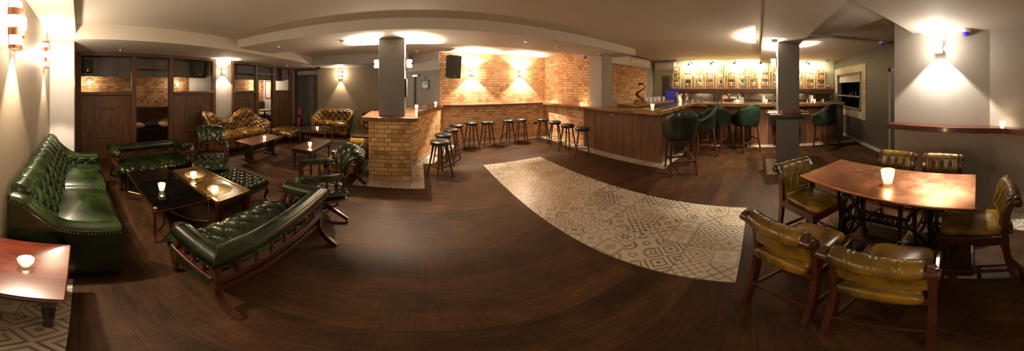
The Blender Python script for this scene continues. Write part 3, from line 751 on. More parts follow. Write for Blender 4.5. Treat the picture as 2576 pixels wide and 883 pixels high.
t = thing('vent_grille', 'square white vent grille on the bulkhead over the fire door', 'vent', on_angle(.88, -.072, 2.44), wrz)
m = MB()
for b_ in ((-.12, -.1, .12, -.08), (-.12, .08, .12, .1), (-.12, -.1, -.1, .1), (.1, -.1, .12, .1)): m.box(b_[0], 0, b_[1], b_[2], .015, b_[3])
obj('frame', m, M['white'], t, .002)
m = MB()
for i in range(6): m.box(-.1, .002, -.075+i*.027, .1, .008, -.06+i*.027)
obj('slats', m, M['white'], t)
t = thing('door_closer', 'silver door closer arm at the top of the fire door', 'door closer', on_angle(1.02, .03, 2.0), wrz)
obj('body', MB().box(-.12, 0, -.03, .12, .05, .03), M['steel'], t, .004); obj('arm', MB().bar((.1, .03, .035), (-.08, .07, .045), .02, .006), M['steel'], t)
t = thing('wall_socket', 'black double socket low on the brick wall near the corner', 'socket', (3.70, 6.168, .43), face(0, -1))
obj('plate', MB().box(-.073, 0, -.043, .073, .01, .043), M['blackpaint'], t, .004)
for sx in (-.035, .035): obj('outlet', MB().box(sx-.012, .01, -.012, sx+.012, .012, .0), M['iron'], t); obj('switch', MB().box(sx+.014, .01, .012, sx+.022, .016, .026), M['iron'], t)
t = thing('mounted_screen', 'thin black screen fixed edge-on to the right face of the pillar column', 'screen', (-.24, 3.83, 1.62))
obj('bezel', MB().box(0, -.17, -.16, .03, .17, .16), M['blackpaint'], t, .004); obj('display', MB().box(.03, -.16, -.15, .032, .16, .15), M['blackgrille'], t)
t = thing('call_point', 'small red fire call point on the dotted wallpaper just right of the pillar column', 'call point', (-.42, 7.298, 1.32), face(0, -1))
obj('case', MB().box(-.05, 0, -.05, .05, .03, .05), M['red'], t, .004); obj('glass', MB().box(-.03, .03, -.02, .03, .033, .025), M['white'], t)
# extinguishers and their sign in the recess
def extinguisher(label, x, y, m, h=.42):
    t = thing('fire_extinguisher', label, 'fire extinguisher', (x, y, 0))
    obj('cylinder', MB().lathe([(.06, 0), (.07, .02), (.07, h), (.05, h+.05), (.022, h+.075), (.02, h+.1)], n=18), m, t)
    obj('valve', MB().box(-.025, -.02, h+.09, .025, .02, h+.13).bar((0, 0, h+.14), (.0, -.11, h+.17), .02, .012), M['iron'], t, .003)
    obj('hose', MB().tube(spline([(.02, 0, h+.11), (.08, -.02, h+.08), (.09, -.02, h-.1), (.085, -.02, h-.25)]), .012, 7), M['blackpaint'], t)
extinguisher('red fire extinguisher standing in the recess corner by the second booth screen', -4.56, 7.36, M['red'], .34)
t = thing('extinguisher_sign', 'red fire notice board on the recess wall above the red extinguisher', 'sign', (-4.64, 7.545, .66), face(0, -1))
obj('board', MB().box(-.09, 0, -.16, .09, .012, .16), M['red'], t, .003)
m = MB()
for i in range(4): m.box(-.06, .012, -.1+i*.05, .06, .0135, -.085+i*.05)
obj('lettering', m, M['white'], t)
t = thing('heater_panel', 'long grey boxed unit high in the recess beside the second booth screen', 'air curtain', (-4.2, 7.5, 2.12), face(0, -1))
obj('casing', MB().box(-.46, -.05, 0, .46, .12, .17), M['grey'], t, .01); obj('outlet', MB().box(-.44, .02, -.006, .44, .1, .0), M['oldbrass'], t)

# ---------------------------------------------------------------- ledges, column shelf
def ledge_top(name, label, poly, z0, z1, m, cat='counter', parts=None):
    return solo(name, label, cat, MB().prism(poly, z0, z1), m, None, .006)
t = ledge_top('counter_ledge', 'brown wooden counter on the brick pillar, running to the rear brick wall', [(-.925, 3.385), (-.015, 3.385), (-.015, 4.34), (.70, 6.0), (.75, 6.17), (.40, 6.17), (-.46, 4.36), (-.975, 4.376)], 1.075, 1.14, M['ledge'][1])
obj('back_rim', MB().prism([(-.975+.55, 4.376), (-.46, 4.36), (.40, 6.17), (.44, 6.17), (-.40, 4.33)], 1.14, 1.165), M['ledge'][1], t, .004)
ledge_top('counter_ledge', 'long narrow wooden ledge along the foot of the lamps on the rear brick wall', [(.72, 5.98), (4.06, 5.98), (4.06, 6.17), (.72, 6.17)], 1.085, 1.135, M['ledge'][0])
t = ledge_top('counter_ledge', 'wooden ledge along the side brick wall up to the thick bar slab', [(3.86, 5.975), (4.075, 5.975), (4.075, 3.6), (4.45, 3.59), (4.45, 2.425), (3.80, 2.425)], 1.065, 1.13, M['ledge'][1])
t = ledge_top('counter_ledge', 'dark timber ledge along the grey angled wall, under its wall lamp', [pz(-.14, .20), pz(PZL+.02, .2), pz(PZL+.02, .002), pz(-.0, .002), (-.28, -2.33+.002), (-.28, -2.12)], 1.09, 1.155, M['mahog'][0])
t = thing('column_shelf', 'square dark shelf round the grey bar column', 'shelf', (4.25, -.585, 0))
o = MB()
for b_ in ((-.40, -.37, -.212, .37), (.212, -.37, .40, .37), (-.212, -.37, .212, -.207), (-.212, .207, .212, .37)): o.box(b_[0], b_[1], 1.085, b_[2], b_[3], 1.135)
obj('top', o, M['darkwood'][1], t, .004)
m = MB(); m.box(-.28, -.26, 1.03, -.213, .26, 1.085); m.box(.213, -.26, 1.03, .28, .26, 1.085); m.box(-.213, -.26, 1.03, .213, -.207, 1.085); m.box(-.213, .207, 1.03, .213, .26, 1.085)
obj('bearer', m, M['blackwood'][1], t)
t = thing('menu_board', 'brown menu board leaning on the shelf before the grey bar column', 'menu', (3.905, -.60, 1.135), face(-1, 0))
m = MB(); m.M = Matrix.Rotation(.5, 4, 'X'); m.box(-.2, 0, 0, .2, .012, .075); obj('board', m, M['ledge'][0], t, .003)
m = MB(); m.M = Matrix.Rotation(.5, 4, 'X'); m.box(-.19, .012, .004, .19, .014, .012); obj('rim', m, M['darkwood'][0], t)
def papers(label, x, y, z, n, rz=0, c=None, w=.15, d=.21):
    t = thing('menu_stack', label, 'papers', (x, y, z), rz)
    for i in range(n):
        o = obj('sheet', MB().box(-w/2, -d/2, i*.006, w/2, d/2, i*.006+.005), c or M['white'], t); o.rotation_euler = (0, 0, .06*i)
papers('white menus lying on the left part of the column shelf', 4.1, -.29, 1.135, 3, .2)
papers('brown menus lying on the right part of the column shelf', 4.15, -.88, 1.135, 4, -.5, M['ledge'][0])

# ---------------------------------------------------------------- the bar
t = thing('bar_counter', 'l-shaped dark timber bar front below the elm slab', 'bar')
BW = M['barwood']
random.seed(3)
def planks(p0, p1, z1, th, name='front_panel', step=.23):
    a = Vector(p0); b = Vector(p1); L_ = (b-a).length; u = (b-a)/L_; n_ = Vector((u.y, -u.x)); q = 0
    while q < L_-.01:
        w_ = min(step*random.uniform(.75, 1.3), L_-q)
        if L_-q-w_ < .06: w_ = L_-q
        c0 = a+u*q; c1 = a+u*(q+w_-.004)
        m = MB(); m.prism([tuple(c0), tuple(c1), tuple(c1-n_*th), tuple(c0-n_*th)], 0, z1)
        o = obj(name, m, random.choice([BW[2], BW[2], M['barwood_b'], M['barwood_c']]), t, .002)
        q += w_
M['barwood_b'] = wood('bar_walnut_dark', (.035, .017, .009), (.11, .055, .028), 2, .4, .15, .8, .2)
M['barwood_c'] = wood('bar_walnut_red', (.065, .03, .014), (.20, .10, .05), 2, .4, .15, .8, .2)
planks((4.03, 4.2), (3.98, 1.90), 1.06, .035)
planks((3.98, 1.90), (5.98, 1.90), 1.09, .05)
planks((5.98, 1.90), (5.98, -2.45), 1.09, .05)
obj('carcass', MB().prism([(4.06, 1.97), (6.05, 1.97), (6.05, -2.44), (6.6, -2.44), (6.6, 2.4), (4.5, 2.4), (4.5, 3.59), (4.06, 3.59)], 0, 1.055), M['blackpaint'], t)
obj('end_panel', MB().box(5.98, -2.5, 0, 6.62, -2.45, 1.09), BW[2], t, .003)
obj('handle', MB().bar((3.93, 3.2, .98), (3.93, 3.1, .98), .02).bar((3.93, 3.2, .98), (3.98, 3.2, .98), .01), M['steel'], t)
# live edge slab with a wavy front
t = thing('bar_slab', 'thick live-edge elm bar top with a wavy front edge', 'bar top')
def wavy(p0, p1, n, amp, ph):
    a = Vector(p0); b = Vector(p1); u = (b-a).normalized(); nn_ = Vector((u.y, -u.x)); L_ = (b-a).length
    return [tuple(a+u*(L_*i/n)+nn_*amp*(sin(ph+i*1.7)+.6*sin(ph*2+i*.73))) for i in range(n+1)]
poly = [(4.5, 2.42), (3.68, 2.42)] + wavy((3.66, 2.36), (3.60, 1.84), 4, .008, 1) + wavy((3.66, 1.75), (5.78, 1.82), 16, .014, 2) + wavy((5.85, 1.74), (5.86, -2.52), 26, .014, 4) + [(6.62, -2.52), (6.62, 2.42)]
z0, z1 = 1.09, 1.185
n_ = len(poly); m = MB()
ins = lambda p, k_: p
A_ = sum(poly[i][0]*poly[(i+1) % n_][1]-poly[(i+1) % n_][0]*poly[i][1] for i in range(n_))
m.prism(poly, z0, z1)
obj('slab', m, M['elm'][1], t, .018, 3)
obj('underframe', MB().box(4.0, 1.95, 1.06, 6.5, 2.4, 1.09).box(6.0, -2.45, 1.06, 6.5, 1.95, 1.09), M['blackpaint'], t)
t = thing('service_counter', 'wooden service counter in front of the brick nook behind the bar', 'counter')
obj('top', MB().box(4.58, 2.80, 1.13, 6.85, 3.5, 1.19), M['elm'][0], t, .006); obj('carcass', MB().box(4.64, 2.86, 0, 6.8, 3.45, 1.13), M['darkwood'][2], t)
solo('bar_mat', 'dark ribbed bar mat lying on the corner of the elm slab', 'bar mat', MB().box(4.18, 2.12, 1.185, 4.48, 2.40, 1.195).box(4.5, 2.25, 1.185, 5.6, 2.40, 1.195), M['blackgrille'])
solo('bar_tray', 'dark tray at the right end of the elm slab', 'tray', MB().lathe([(0, 0), (.17, 0), (.19, .02), (.185, .022), (.165, .005), (0, .005)], (6.2, -2.25, 1.186), 24), M['blackpaint'])
# back bar
t = thing('bar_cabinet', 'dark timber back bar with posts and a deep fascia below the bottle racks', 'back bar')
obj('shelf', MB().box(7.18, -2.64, 1.555, 7.6, 3.27, 1.585), BW[1], t, .004)
obj('fascia', MB().box(7.17, -2.64, 1.41, 7.21, 3.27, 1.56), BW[1], t, .004)
for y in (3.22, 2.58, 1.47, .30, -.9, -1.95, -2.6): obj('post', MB().box(7.18, y-.03, .9, 7.26, y+.03, 1.41), BW[2], t, .004)
obj('worktop', MB().box(7.0, -2.64, .88, 7.6, 3.27, .92), M['steel'], t, .004)
obj('cabinet_front', MB().box(7.05, -2.64, 0, 7.09, 3.27, .88), M['blackwood'][2], t)
obj('back_panel', MB().box(7.57, -2.64, .92, 7.598, 3.27, 1.555), plain('steel_splashback', (.2, .165, .125), .3, .7), t)
obj('centre_shelf', MB().box(7.35, -2.6, 1.2, 7.57, 1.4, 1.215), BW[1], t)
for y in (2.9, 2.02, .88, -.3, -1.4): area('back_bar_light', (7.3, y, 1.40), (.25, 0, -1), 1.6, BARL, .5, .04, t)
# back-lit chalk sign
t = thing('sign_board', 'blue-lit board with faint handwriting at the left end of the back bar', 'sign', (7.165, 2.97, 1.33), face(-1, 0))
k = NT('blue_board'); n_ = k.noise(k.obj(), 5, 3)
obj('board', MB().box(-.29, 0, -.22, .29, .015, .22), k.set(Base__Color=(.02, .02, .12), Emission__Color=k.ramp(n_, [(.35, (.012, .008, .02)), (.65, (.012, .016, .16))]), Emission__Strength=.8, Roughness=.4), t, .003)
m = MB(); random.seed(11)
for r_ in range(5):
    x_ = -.2
    while x_ < .24:
        ww = random.uniform(.03, .09); z_ = .16-r_*.045
        m.tube([(x_+ww*i/4, .018, z_+random.uniform(-.012, .012)) for i in range(5)], .0018, 5); x_ += ww+.02
obj('handwriting', m, glow('blue_chalk', (.08, .2, .7), .7), t)
# ---------------------------------------------------------------- ladder racks of bottles
RY = [2.9, 2.47, 2.06, 1.67, 1.27, .9, .51, .13, -.26, -.64, -1.03, -1.44, -1.82, -2.22]
RX = 7.42; RZ = 1.585; SH = [.09, .33, .575]
def rack(label, y):
    t = thing('ladder_rack', label, 'bottle rack', (RX, y, RZ), face(-1, 0), 'ladder bottle racks behind the bar')
    for s_ in (-1, 1):
        obj('stile', MB().bar((s_*.155, .085, 0), (s_*.118, .02, .82), .022, .03), M['pine'][2], t)
        obj('rear_stile', MB().bar((s_*.155, -.12, 0), (s_*.12, -.03, .80), .018, .022), M['pine'][2], t)
    for i, z in enumerate(SH):
        w_ = .145-.037*z/.82
        obj('shelf', MB().box(-w_, -.09, z-.008, w_, .085-.06*z, z+.008).box(-w_, .07-.06*z, z-.008, w_, .09-.06*z, z+.02), M['pine'][0], t)
    obj('top_rail', MB().box(-.118, .005, .76, .118, .022, .81), M['pine'][0], t)
    return t
proto_rack = None
for i, y in enumerate(RY):
    if i == 10: continue                       # wholly behind the column
    k_ = i+1 if i < 10 else i
    lab = '%s ladder bottle rack from the left behind the bar' % ORD[k_]
    if proto_rack is None: proto_rack = rack(lab, y)
    else: dup(proto_rack, (RX, y, RZ), face(-1, 0), lab)
BC = {'c': ((.86, .86, .80), 'clear'), 'w': ((.95, .92, .84), 'pale'), 'g': ((.04, .30, .08), 'green'), 'a': ((.52, .22, .05), 'amber'), 'd': ((.025, .02, .018), 'dark'), 'p': ((.75, .20, .22), 'pink'), 'b': ((.12, .16, .62), 'blue')}
BM = {}
for c, (rgb, nm) in BC.items():
    k = NT(nm+'_bottle_glass'); BM[c] = k.set(Base__Color=rgb, Roughness=.12, Transmission__Weight=.0, Coat__Weight=.8, Coat__Roughness=.05)
LBL = [plain('bottle_label_cream', (.8, .74, .6), .6), plain('bottle_label_grey', (.35, .35, .36), .6), plain('bottle_label_rust', (.5, .2, .08), .6)]
CAPM = plain('bottle_cap', (.03, .025, .02), .4)
BS = [[(.036, 0), (.038, .006), (.038, .125), (.03, .15), (.015, .172), (.0135, .2)], [(.04, 0), (.042, .006), (.042, .10), (.036, .13), (.017, .15), (.0145, .19)], [(.032, 0), (.034, .005), (.034, .11), (.026, .15), (.0135, .18), (.013, .212)]]
bottle_cache = {}
def bottle_mesh(c, k_):
    if (c, k_) in bottle_cache: return bottle_cache[(c, k_)]
    p = BS[k_]; m = MB(); m.lathe(p, n=12, m=0); h = p[-1][1]; r = p[1][0]+.0012
    m.lathe([(r, .03), (r, .095)], n=12, m=1); m.lathe([(.0155, h-.02), (.0155, h+.012), (0, h+.012)], n=10, m=2)
    me = mesh('bottle', m, [BM[c], LBL[(k_+ord(c)) % 3], CAPM]); bottle_cache[(c, k_)] = me; return me
def bottle(name, x, y, z, c, k_, label, group, s=1.0):
    o = bpy.data.objects.new(name, bottle_mesh(c, k_)); COL.objects.link(o); o.location = (x, y, z); o.scale = (s, s, s)
    o.rotation_euler = (0, 0, random.uniform(0, 6)); return tag(o, label, 'bottle', group)
ROWS = ['caa/da/wc'.split('/'), ['ww', 'cwc', 'dd'], ['ccc', 'caw', 'gww'], ['www', 'pwb', 'ppp'], ['ggg', 'ccg', 'cda'], ['ww', 'awa', 'aca'], ['wwa', 'awp', 'cgg'], ['acw', 'caa', 'aca'], ['wcc', 'aca', 'cpc'], ['aw', 'dda', 'caa'], None, ['ww', 'bcb', 'cc'], ['cwa', 'www', 'aaa'], ['pcc', 'aaa', 'add']]
ROWS[0] = ['ccg', 'daa', 'wc']
LEV = ['top', 'middle', 'lowest']; random.seed(5)
for i, rows in enumerate(ROWS):
    if rows is None: continue
    k_ = i+1 if i < 10 else i
    for lv, row in enumerate(rows):
        z = RZ + SH[2-lv] + .008; n_ = len(row)
        for j, c in enumerate(row):
            dy = (j-(n_-1)/2)*.078
            pos = {1: '', 2: ['left', 'right'], 3: ['left', 'middle', 'right']}[n_][j]
            lab = '%s bottle, %s one of %s on the %s shelf of the %s ladder rack' % (BC[c][1], pos, ['', '', 'two', 'three'][n_], LEV[lv], ORD[k_])
            bottle('bottle', RX-.02+.05*SH[2-lv]/.82-.02, RY[i]-dy, z, c, random.randrange(3), lab, 'bottles on the ladder racks', random.uniform(.86, .98))
# upturned glasses under the racks
gl = MB().lathe([(.026, .0), (.03, .05), (.03, .055), (.027, .055), (.023, .004), (0, .004)], n=10)
g_me = mesh('short_glass', gl, M['cup'])
for i, y in enumerate(RY):
    if i == 10: continue
    k_ = i+1 if i < 10 else i
    for j in range(3):
        o = bpy.data.objects.new('short_glass', g_me); COL.objects.link(o); o.location = (RX-.05, y+.085-.085*j, RZ)
        tag(o, '%s short glass of three under the lowest shelf of the %s ladder rack' % (['left', 'middle', 'right'][j], ORD[k_]), 'glass', 'short glasses under the ladder racks')
for y, lab in ((2.68, 'leftmost'), (.71, 'middle'), (-2.02, 'rightmost')):
    t = thing('stoneware_jar', '%s squat cream jar standing between the ladder racks' % lab, 'jar', (7.4, y, RZ))
    obj('body', MB().lathe([(.03, 0), (.038, .02), (.038, .06), (.03, .075)], n=14), M['cream_cloth'], t); obj('lid', MB().lathe([(.031, .075), (.031, .085), (.008, .09), (0, .1)], n=14), M['darkwood'][0], t)
t = thing('brass_ornament', 'copper-coloured round ornament at the right end of the rack shelf', 'ornament', (7.4, -2.5, RZ))
obj('body', MB().ball((0, 0, .07), (.06, .06, .065), 14, 8), M['copper_lamp'], t); obj('foot', MB().lathe([(.05, 0), (.03, .01), (.02, .02)], n=14), M['copper_lamp'], t)
# gooseneck lamps over the racks
def gooseneck(label, y):
    t = thing('gooseneck_lamp', label, 'wall lamp', (7.59, y, 2.53), face(-1, 0), 'gooseneck lamps over the bottle racks')
    o = obj('wall_plate', MB().lathe([(.03, 0), (.03, .012), (0, .012)], n=14), M['iron'], t); o.rotation_euler = (-PI/2, 0, 0)
    obj('neck', MB().tube(spline([(0, 0, 0), (0, .10, .05), (0, .22, .06), (0, .30, .03), (0, .32, -.02)]), .007, 7), M['iron'], t)
    obj('shade', MB().lathe([(.012, .0), (.02, -.015), (.045, -.075), (.05, -.10), (.046, -.10), (.018, -.02), (0, -.01)], (0, .32, -.01), 16), M['iron'], t)
    obj('bulb', MB().ball((0, .32, -.08), (.025, .025, .028)), M['bulbglow'], t)
    spot('lamp_light', (0, .29, -.10), (0, -.75, -1), 60, BARL, 150, .6, .05, t)
for i, y in enumerate((2.41, 1.6, .79, -.09, -.85, -1.75)):
    gooseneck('%s gooseneck lamp from the left over the bottle racks' % ORD[i+1], y)
for y in (2.0, .2, -1.6):
    o = area('rack_fill_light', (7.28, y, 2.55), (.35, 0, -1), 30, BARL, 1.4, .06)  # added fill above the racks, with no fitting of its own

# ---------------------------------------------------------------- serving hatch
t = thing('serving_hatch', 'serving hatch framed in patterned tiles, with a half-lowered shutter', 'hatch', (0, -2.8, 0))
m = MB()
for b_ in ((5.1, .72, 5.37, 2.29), (7.2, .72, 7.5, 2.29), (5.37, .72, 7.2, .95), (5.37, 2.08, 7.2, 2.29)): m.box(b_[0], -.0, b_[1], b_[2], .012, b_[3])
obj('tile_surround', m, tilemat('cement_tiles_hatch', 5.1, .72), t)
m = MB()
for b_ in ((5.37, .95, 5.43, 2.08), (7.16, .95, 7.22, 2.08), (5.37, .95, 7.22, 1.0), (5.37, 2.03, 7.22, 2.08)): m.box(b_[0], -.14, b_[1], b_[2], .03, b_[3])
obj('frame', m, M['hatchgrey'], t, .004)
obj('ledge', MB().box(5.4, -.12, 1.335, 7.2, .05, 1.375), M['hatchgrey'], t, .004)
m = MB()
for i in range(7): m.box(5.43, -.06, 1.79+i*.036, 7.16, -.045+.01*(i % 1), 1.822+i*.036)
obj('shutter', m, M['white'], t, .004)
for i, (x, h_, r_) in enumerate(((6.2, .09, .03), (6.35, .06, .05), (5.95, .12, .025))):
    t = thing('kitchen_pot', '%s dark pot on the ledge inside the serving hatch' % ['middle', 'left', 'right'][i], 'pot', (x, -2.92, 1.375))
    obj('body', MB().lathe([(r_, 0), (r_*1.05, h_), (r_*.95, h_), (r_*.9, .01), (0, .01)], n=14), M['iron'], t); obj('handle', MB().rod((r_, 0, h_*.8), (r_+.05, .0, h_*.9), .005), M['steel'], t)
o = solo('tea_towel', 'white cloth hanging at the right side of the serving hatch', 'towel', MB().pad(lambda u, v: (-.05+.1*u*(1-.6*v)+.03*v, .012*sin(u*9), .02+.28*v), 10, 12, .008), M['white']); o.location = (5.52, -2.84, 1.0)

# ---------------------------------------------------------------- candles
def candle(label, x, y, z, s=1.0, w=1.7, kind='votive', light=True):
    t = thing('votive_candle', label, 'candle', (x, y, z))
    if kind == 'votive': pr = [(.024, 0), (.028, .003), (.041, .092), (.039, .092), (.026, .010), (0, .009)]
    else: pr = [(.026, 0), (.030, .006), (.044, .05), (.05, .075), (.047, .075), (.04, .05), (.026, .012), (0, .01)]
    n_ = 20 if kind == 'votive' else 9
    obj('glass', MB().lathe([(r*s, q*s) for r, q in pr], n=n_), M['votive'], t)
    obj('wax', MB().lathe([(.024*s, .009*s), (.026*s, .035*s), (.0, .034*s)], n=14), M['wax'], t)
    obj('flame', MB().lathe([(0, .036*s), (.0055*s, .043*s), (.004*s, .054*s), (0, .066*s)], n=8), M['flame'], t)
    if light: point('candle_light', (0, 0, .058*s), w, CAND, .012, t)
candle('lit candle glass on the smoked-glass brass table', -2.10, .84, .452)
candle('lit candle glass on the farther cream disc of the brass-edged wooden table', -2.25, 1.31, .452)
candle('lit candle glass on the nearer cream disc of the brass-edged wooden table', -1.76, 1.27, .452)
candle('lit candle glass on the hammered copper trestle table', -3.12, 3.60, .452, .9)
candle('lit candle glass on the low table before the two-seat sofa', -2.79, 5.50, .402)
candle('lit candle glass on the small dark carved-leg table', -2.04, 3.70, .432)
candle('faceted candle glass on the rosewood side table nearest the camera', -1.0, -.255, .502, .9, .6, 'facet')
candle('tall bright candle glass on the copper-topped table', 1.345, -.925, .842, 1.35, 2.0)
candle('lit candle glass on the brick pillar counter, right behind the column', -.05, 4.77, 1.14, 1.1, 1.0)
candle('lit candle glass at the far end of the brick pillar counter by the fire door', .46, 5.85, 1.14, 1.1, 1.0)
candle('lit candle glass on the side brick ledge, nearer the brick corner', 3.96, 5.55, 1.13, 1, 2.4)
candle('lit candle glass on the side brick ledge, nearer the grey column', 3.95, 4.2, 1.13, 1, 2.4)
candle('lit candle glass on the near corner of the elm bar slab', 3.92, 2.08, 1.185, 1.1, 1.4)
candle('lit candle on the dark timber ledge of the grey wall at right', 1.03, -2.2, 1.155, .9, 1.2)
candle('lit candle on the elm bar beside the stacked paper cups at left', 6.1, 2.28, 1.185, 1.1, 1.4)
candle('bright candle on the elm bar between the cluster of small jars', 6.15, .58, 1.185, 1.1, 1.4)
candle('bright candle on the elm bar just left of the grey column', 6.15, -.24, 1.185, 1.1, 1.4)
candle('bright candle on the elm bar between the grey column and the hatch', 6.1, -1.64, 1.185, 1.1, 1.4)

# ---------------------------------------------------------------- things on the bar
def cups(label, x, y, z):
    t = thing('cup_stack', label, 'cups', (x, y, z))
    for i in range(4): obj('cup', MB().lathe([(.035, .02+.028*i), (.062, .12+.028*i), (.066, .125+.028*i), (.06, .12+.028*i), (.033, .024+.028*i), (0, .024+.028*i)], n=16), M['white'], t)
    obj('base', MB().lathe([(.045, 0), (.045, .012), (.02, .02)], n=16), M['steel'], t)
cups('white stack of cups at the left end of the bar, above a candle', 6.2, 2.36, 1.185)
cups('white stack of cups on the bar left of the grey column', 6.25, -.15, 1.185)
cups('white stack of cups on the bar right of the grey column', 6.2, -1.56, 1.185)
t = thing('cocktail_shaker', 'tall silver cocktail shaker on the bar right of the left cup stack', 'shaker', (6.25, 2.12, 1.185))
obj('body', MB().lathe([(.03, 0), (.042, .02), (.044, .11), (.034, .16)], n=18), M['steel'], t); obj('cap', MB().lathe([(.034, .16), (.026, .19), (.016, .195), (.016, .22), (0, .225)], n=18), M['steel'], t)
for i, (y, c, k_) in enumerate(((1.83, 'g', 0), (1.76, 'a', 2), (1.70, 'd', 2), (1.63, 'a', 1))):
    bottle('bitters_bottle', 6.2, y, 1.185, c, k_, '%s small bitters bottle, %s of the four on the bar' % (BC[c][1], ['first', 'second', 'third', 'last'][i]), 'bitters bottles on the bar', .62)
t = thing('salt_jar', 'squat pale jar on the bar left of the four bitters bottles', 'jar', (6.2, 1.93, 1.185)); obj('body', MB().lathe([(.035, 0), (.04, .01), (.04, .05), (.02, .075)], n=14), M['cup'], t); obj('lid', MB().lathe([(.021, .075), (.021, .09), (0, .095)], n=12), M['steel'], t)
for i, y in enumerate((1.09, 1.0)):
    o = solo('jigger', '%s small silver jigger on the bar right of the bitters bottles' % ['left', 'right'][i], 'jigger', MB().lathe([(.024, 0), (.01, .04), (.008, .045), (.01, .05), (.02, .085), (.018, .085), (.0, .05)], n=14), M['steel']); o.location = (6.15, y, 1.185)
for i, y in enumerate((.69, .64, .52)):
    t = thing('small_jar', '%s little glass jar beside the bright middle candle on the bar' % ['leftmost', 'middle', 'rightmost'][i], 'jar', (6.22, y, 1.185))
    obj('body', MB().lathe([(.024, 0), (.026, .05), (.016, .07)], n=12), M['cup'], t); obj('stopper', MB().lathe([(.014, .07), (.018, .085), (0, .095)], n=12), M['steel'], t)
t = thing('mixing_glass', 'tall mixing glass holding a bar spoon, right of the middle candle', 'glass', (6.2, .44, 1.185))
obj('glass', MB().lathe([(.04, 0), (.044, .02), (.046, .13), (.05, .14), (.043, .13), (.04, .012), (0, .012)], n=18), M['cup'], t); obj('spoon', MB().rod((0, 0, .02), (.03, .03, .22), .004), M['steel'], t)
t = thing('potted_herb', 'small green herb plant on the bar touching the grey column', 'plant', (6.25, -.43, 1.185))
obj('pot', MB().lathe([(.022, 0), (.03, .05), (.027, .05), (0, .04)], n=14), M['darkgrey'], t); m = MB(); random.seed(2)
for i in range(46):
    a = random.uniform(0, 6.28); e = random.uniform(.2, 1.4); q = Vector((cos(a)*cos(e), sin(a)*cos(e), sin(e)))*random.uniform(.03, .075)+Vector((0, 0, .05))
    d_ = Vector((random.uniform(-1, 1), random.uniform(-1, 1), .4)).normalized()*.016; s_ = d_.orthogonal().normalized()*.007
    m.add([q-d_, q+s_, q+d_, q-s_], [(0, 1, 2, 3)])
obj('foliage', m, plain('herb_leaf', (.06, .2, .03), .5), t)
t = thing('steel_jug', 'small steel jug on the bar near the hatch', 'jug', (6.2, -1.95, 1.185))
obj('body', MB().lathe([(.04, 0), (.042, .05), (.036, .09), (.034, .09), (.036, .01), (0, .01)], n=16), M['steel'], t); obj('handle', MB().tube(spline([(0, .04, .02), (0, .075, .03), (0, .075, .07), (0, .036, .08)]), .005, 6), M['steel'], t)
t = thing('pepper_mill', 'small pale bottle beside the right cup stack on the bar', 'bottle', (6.2, -1.45, 1.185)); obj('body', MB().lathe([(.018, 0), (.02, .05), (.009, .075), (.008, .1), (0, .1)], n=12), M['white'], t); obj('cap', MB().lathe([(.009, .1), (.009, .11), (0, .112)], n=10), M['steel'], t)
# ribbon sculpture and carved head on the slab and service counter
t = thing('ribbon_sculpture', 'twisted red-brown wooden ribbon sculpture on a block on the service counter', 'sculpture', (5.0, 3.02, 1.19), -.75)
obj('plinth', MB().box(-.17, -.08, 0, .17, .08, .07), M['elm'][0], t, .004)
cl = spline([(-.09, 0, .09), (.03, .0, .08), (.10, .02, .12), (-.05, .03, .20), (-.10, .0, .27), (.02, -.02, .36), (.12, 0, .44), (.10, .02, .52), (-.02, 0, .53), (-.06, 0, .49)], 7)
nn_ = len(cl); m = MB()
def ribP(u, v):
    i = min(int(u*(nn_-1)), nn_-2); f = u*(nn_-1)-i; p = cl[i].lerp(cl[i+1], f); tw = .5+u*4.2; w_ = .05*(1-.3*abs(2*u-1))
    tdir = (cl[i+1]-cl[i]).normalized(); b1 = tdir.cross(Vector((0, 1, 0))).normalized(); b2 = tdir.cross(b1)
    return p + (b2*cos(tw)+b1*sin(tw))*(v-.5)*2*w_
m.pad(ribP, 60, 6, .012, eu=.03, ev=.2); obj('ribbon', m, wood('red_ribbon_wood', (.12, .02, .012), (.34, .09, .035), 2, .15, .6), t)
t = thing('wooden_block', 'pale wooden block on the service counter left of the ribbon sculpture', 'block', (4.72, 2.93, 1.19), -.2); obj('block', MB().box(-.07, -.06, 0, .07, .06, .13), M['elm'][2], t, .004); obj('slot', MB().box(-.05, -.062, .1, .05, -.06, .108), M['blackwood'][0], t)
t = thing('carved_ornament', 'round carved wooden head on a turned foot on the elm bar', 'ornament', (6.05, 2.40, 1.185), face(-1, -.5))
obj('head', MB().ball((0, 0, .20), (.075, .07, .08), 18, 12), M['elm'][2], t); obj('stand', MB().lathe([(.05, 0), (.055, .02), (.045, .05), (.02, .075), (.02, .125)], n=18), M['mahog'][2], t)
m = MB(); m.tube([(.03*cos(a), .07, .21+.03*sin(a)) for a in [2*PI*i/14 for i in range(14)]], .008, 6, True); m.ball((.0, .068, .21), .012); obj('eye', m, M['pine'][0], t)
random.seed(9)
for i in range(9):
    x_ = 5.35+.14*i; y_ = 3.02+.12*(i % 2)
    o = solo('highball_glass', '%s tall glass in the row on the service counter right of the ribbon sculpture' % ORD[i+1], 'glass', MB().lathe([(.03, 0), (.034, .14), (.032, .14), (.028, .008), (0, .008)], n=14), M['cup'], 'tall glasses on the service counter'); o.location = (x_, y_, 1.19)
bottle('bottle', 6.62, 3.05, 1.19, 'd', 1, 'dark squat bottle at the right end of the tall glasses row', None, .7)
# dim bottles in the back bar
random.seed(21)
for i in range(14):
    c = random.choice('ddgad'); y = 1.3-.062*i
    bottle('liquor_bottle', 7.45, y, 1.216 if i % 5 else .92, c, i % 3, '%s bottle from the left in the dim row under the rack shelf' % ORD[i+1] if i < 13 else 'last bottle on the right in the dim row under the rack shelf', 'dim bottles in the back bar', .88)
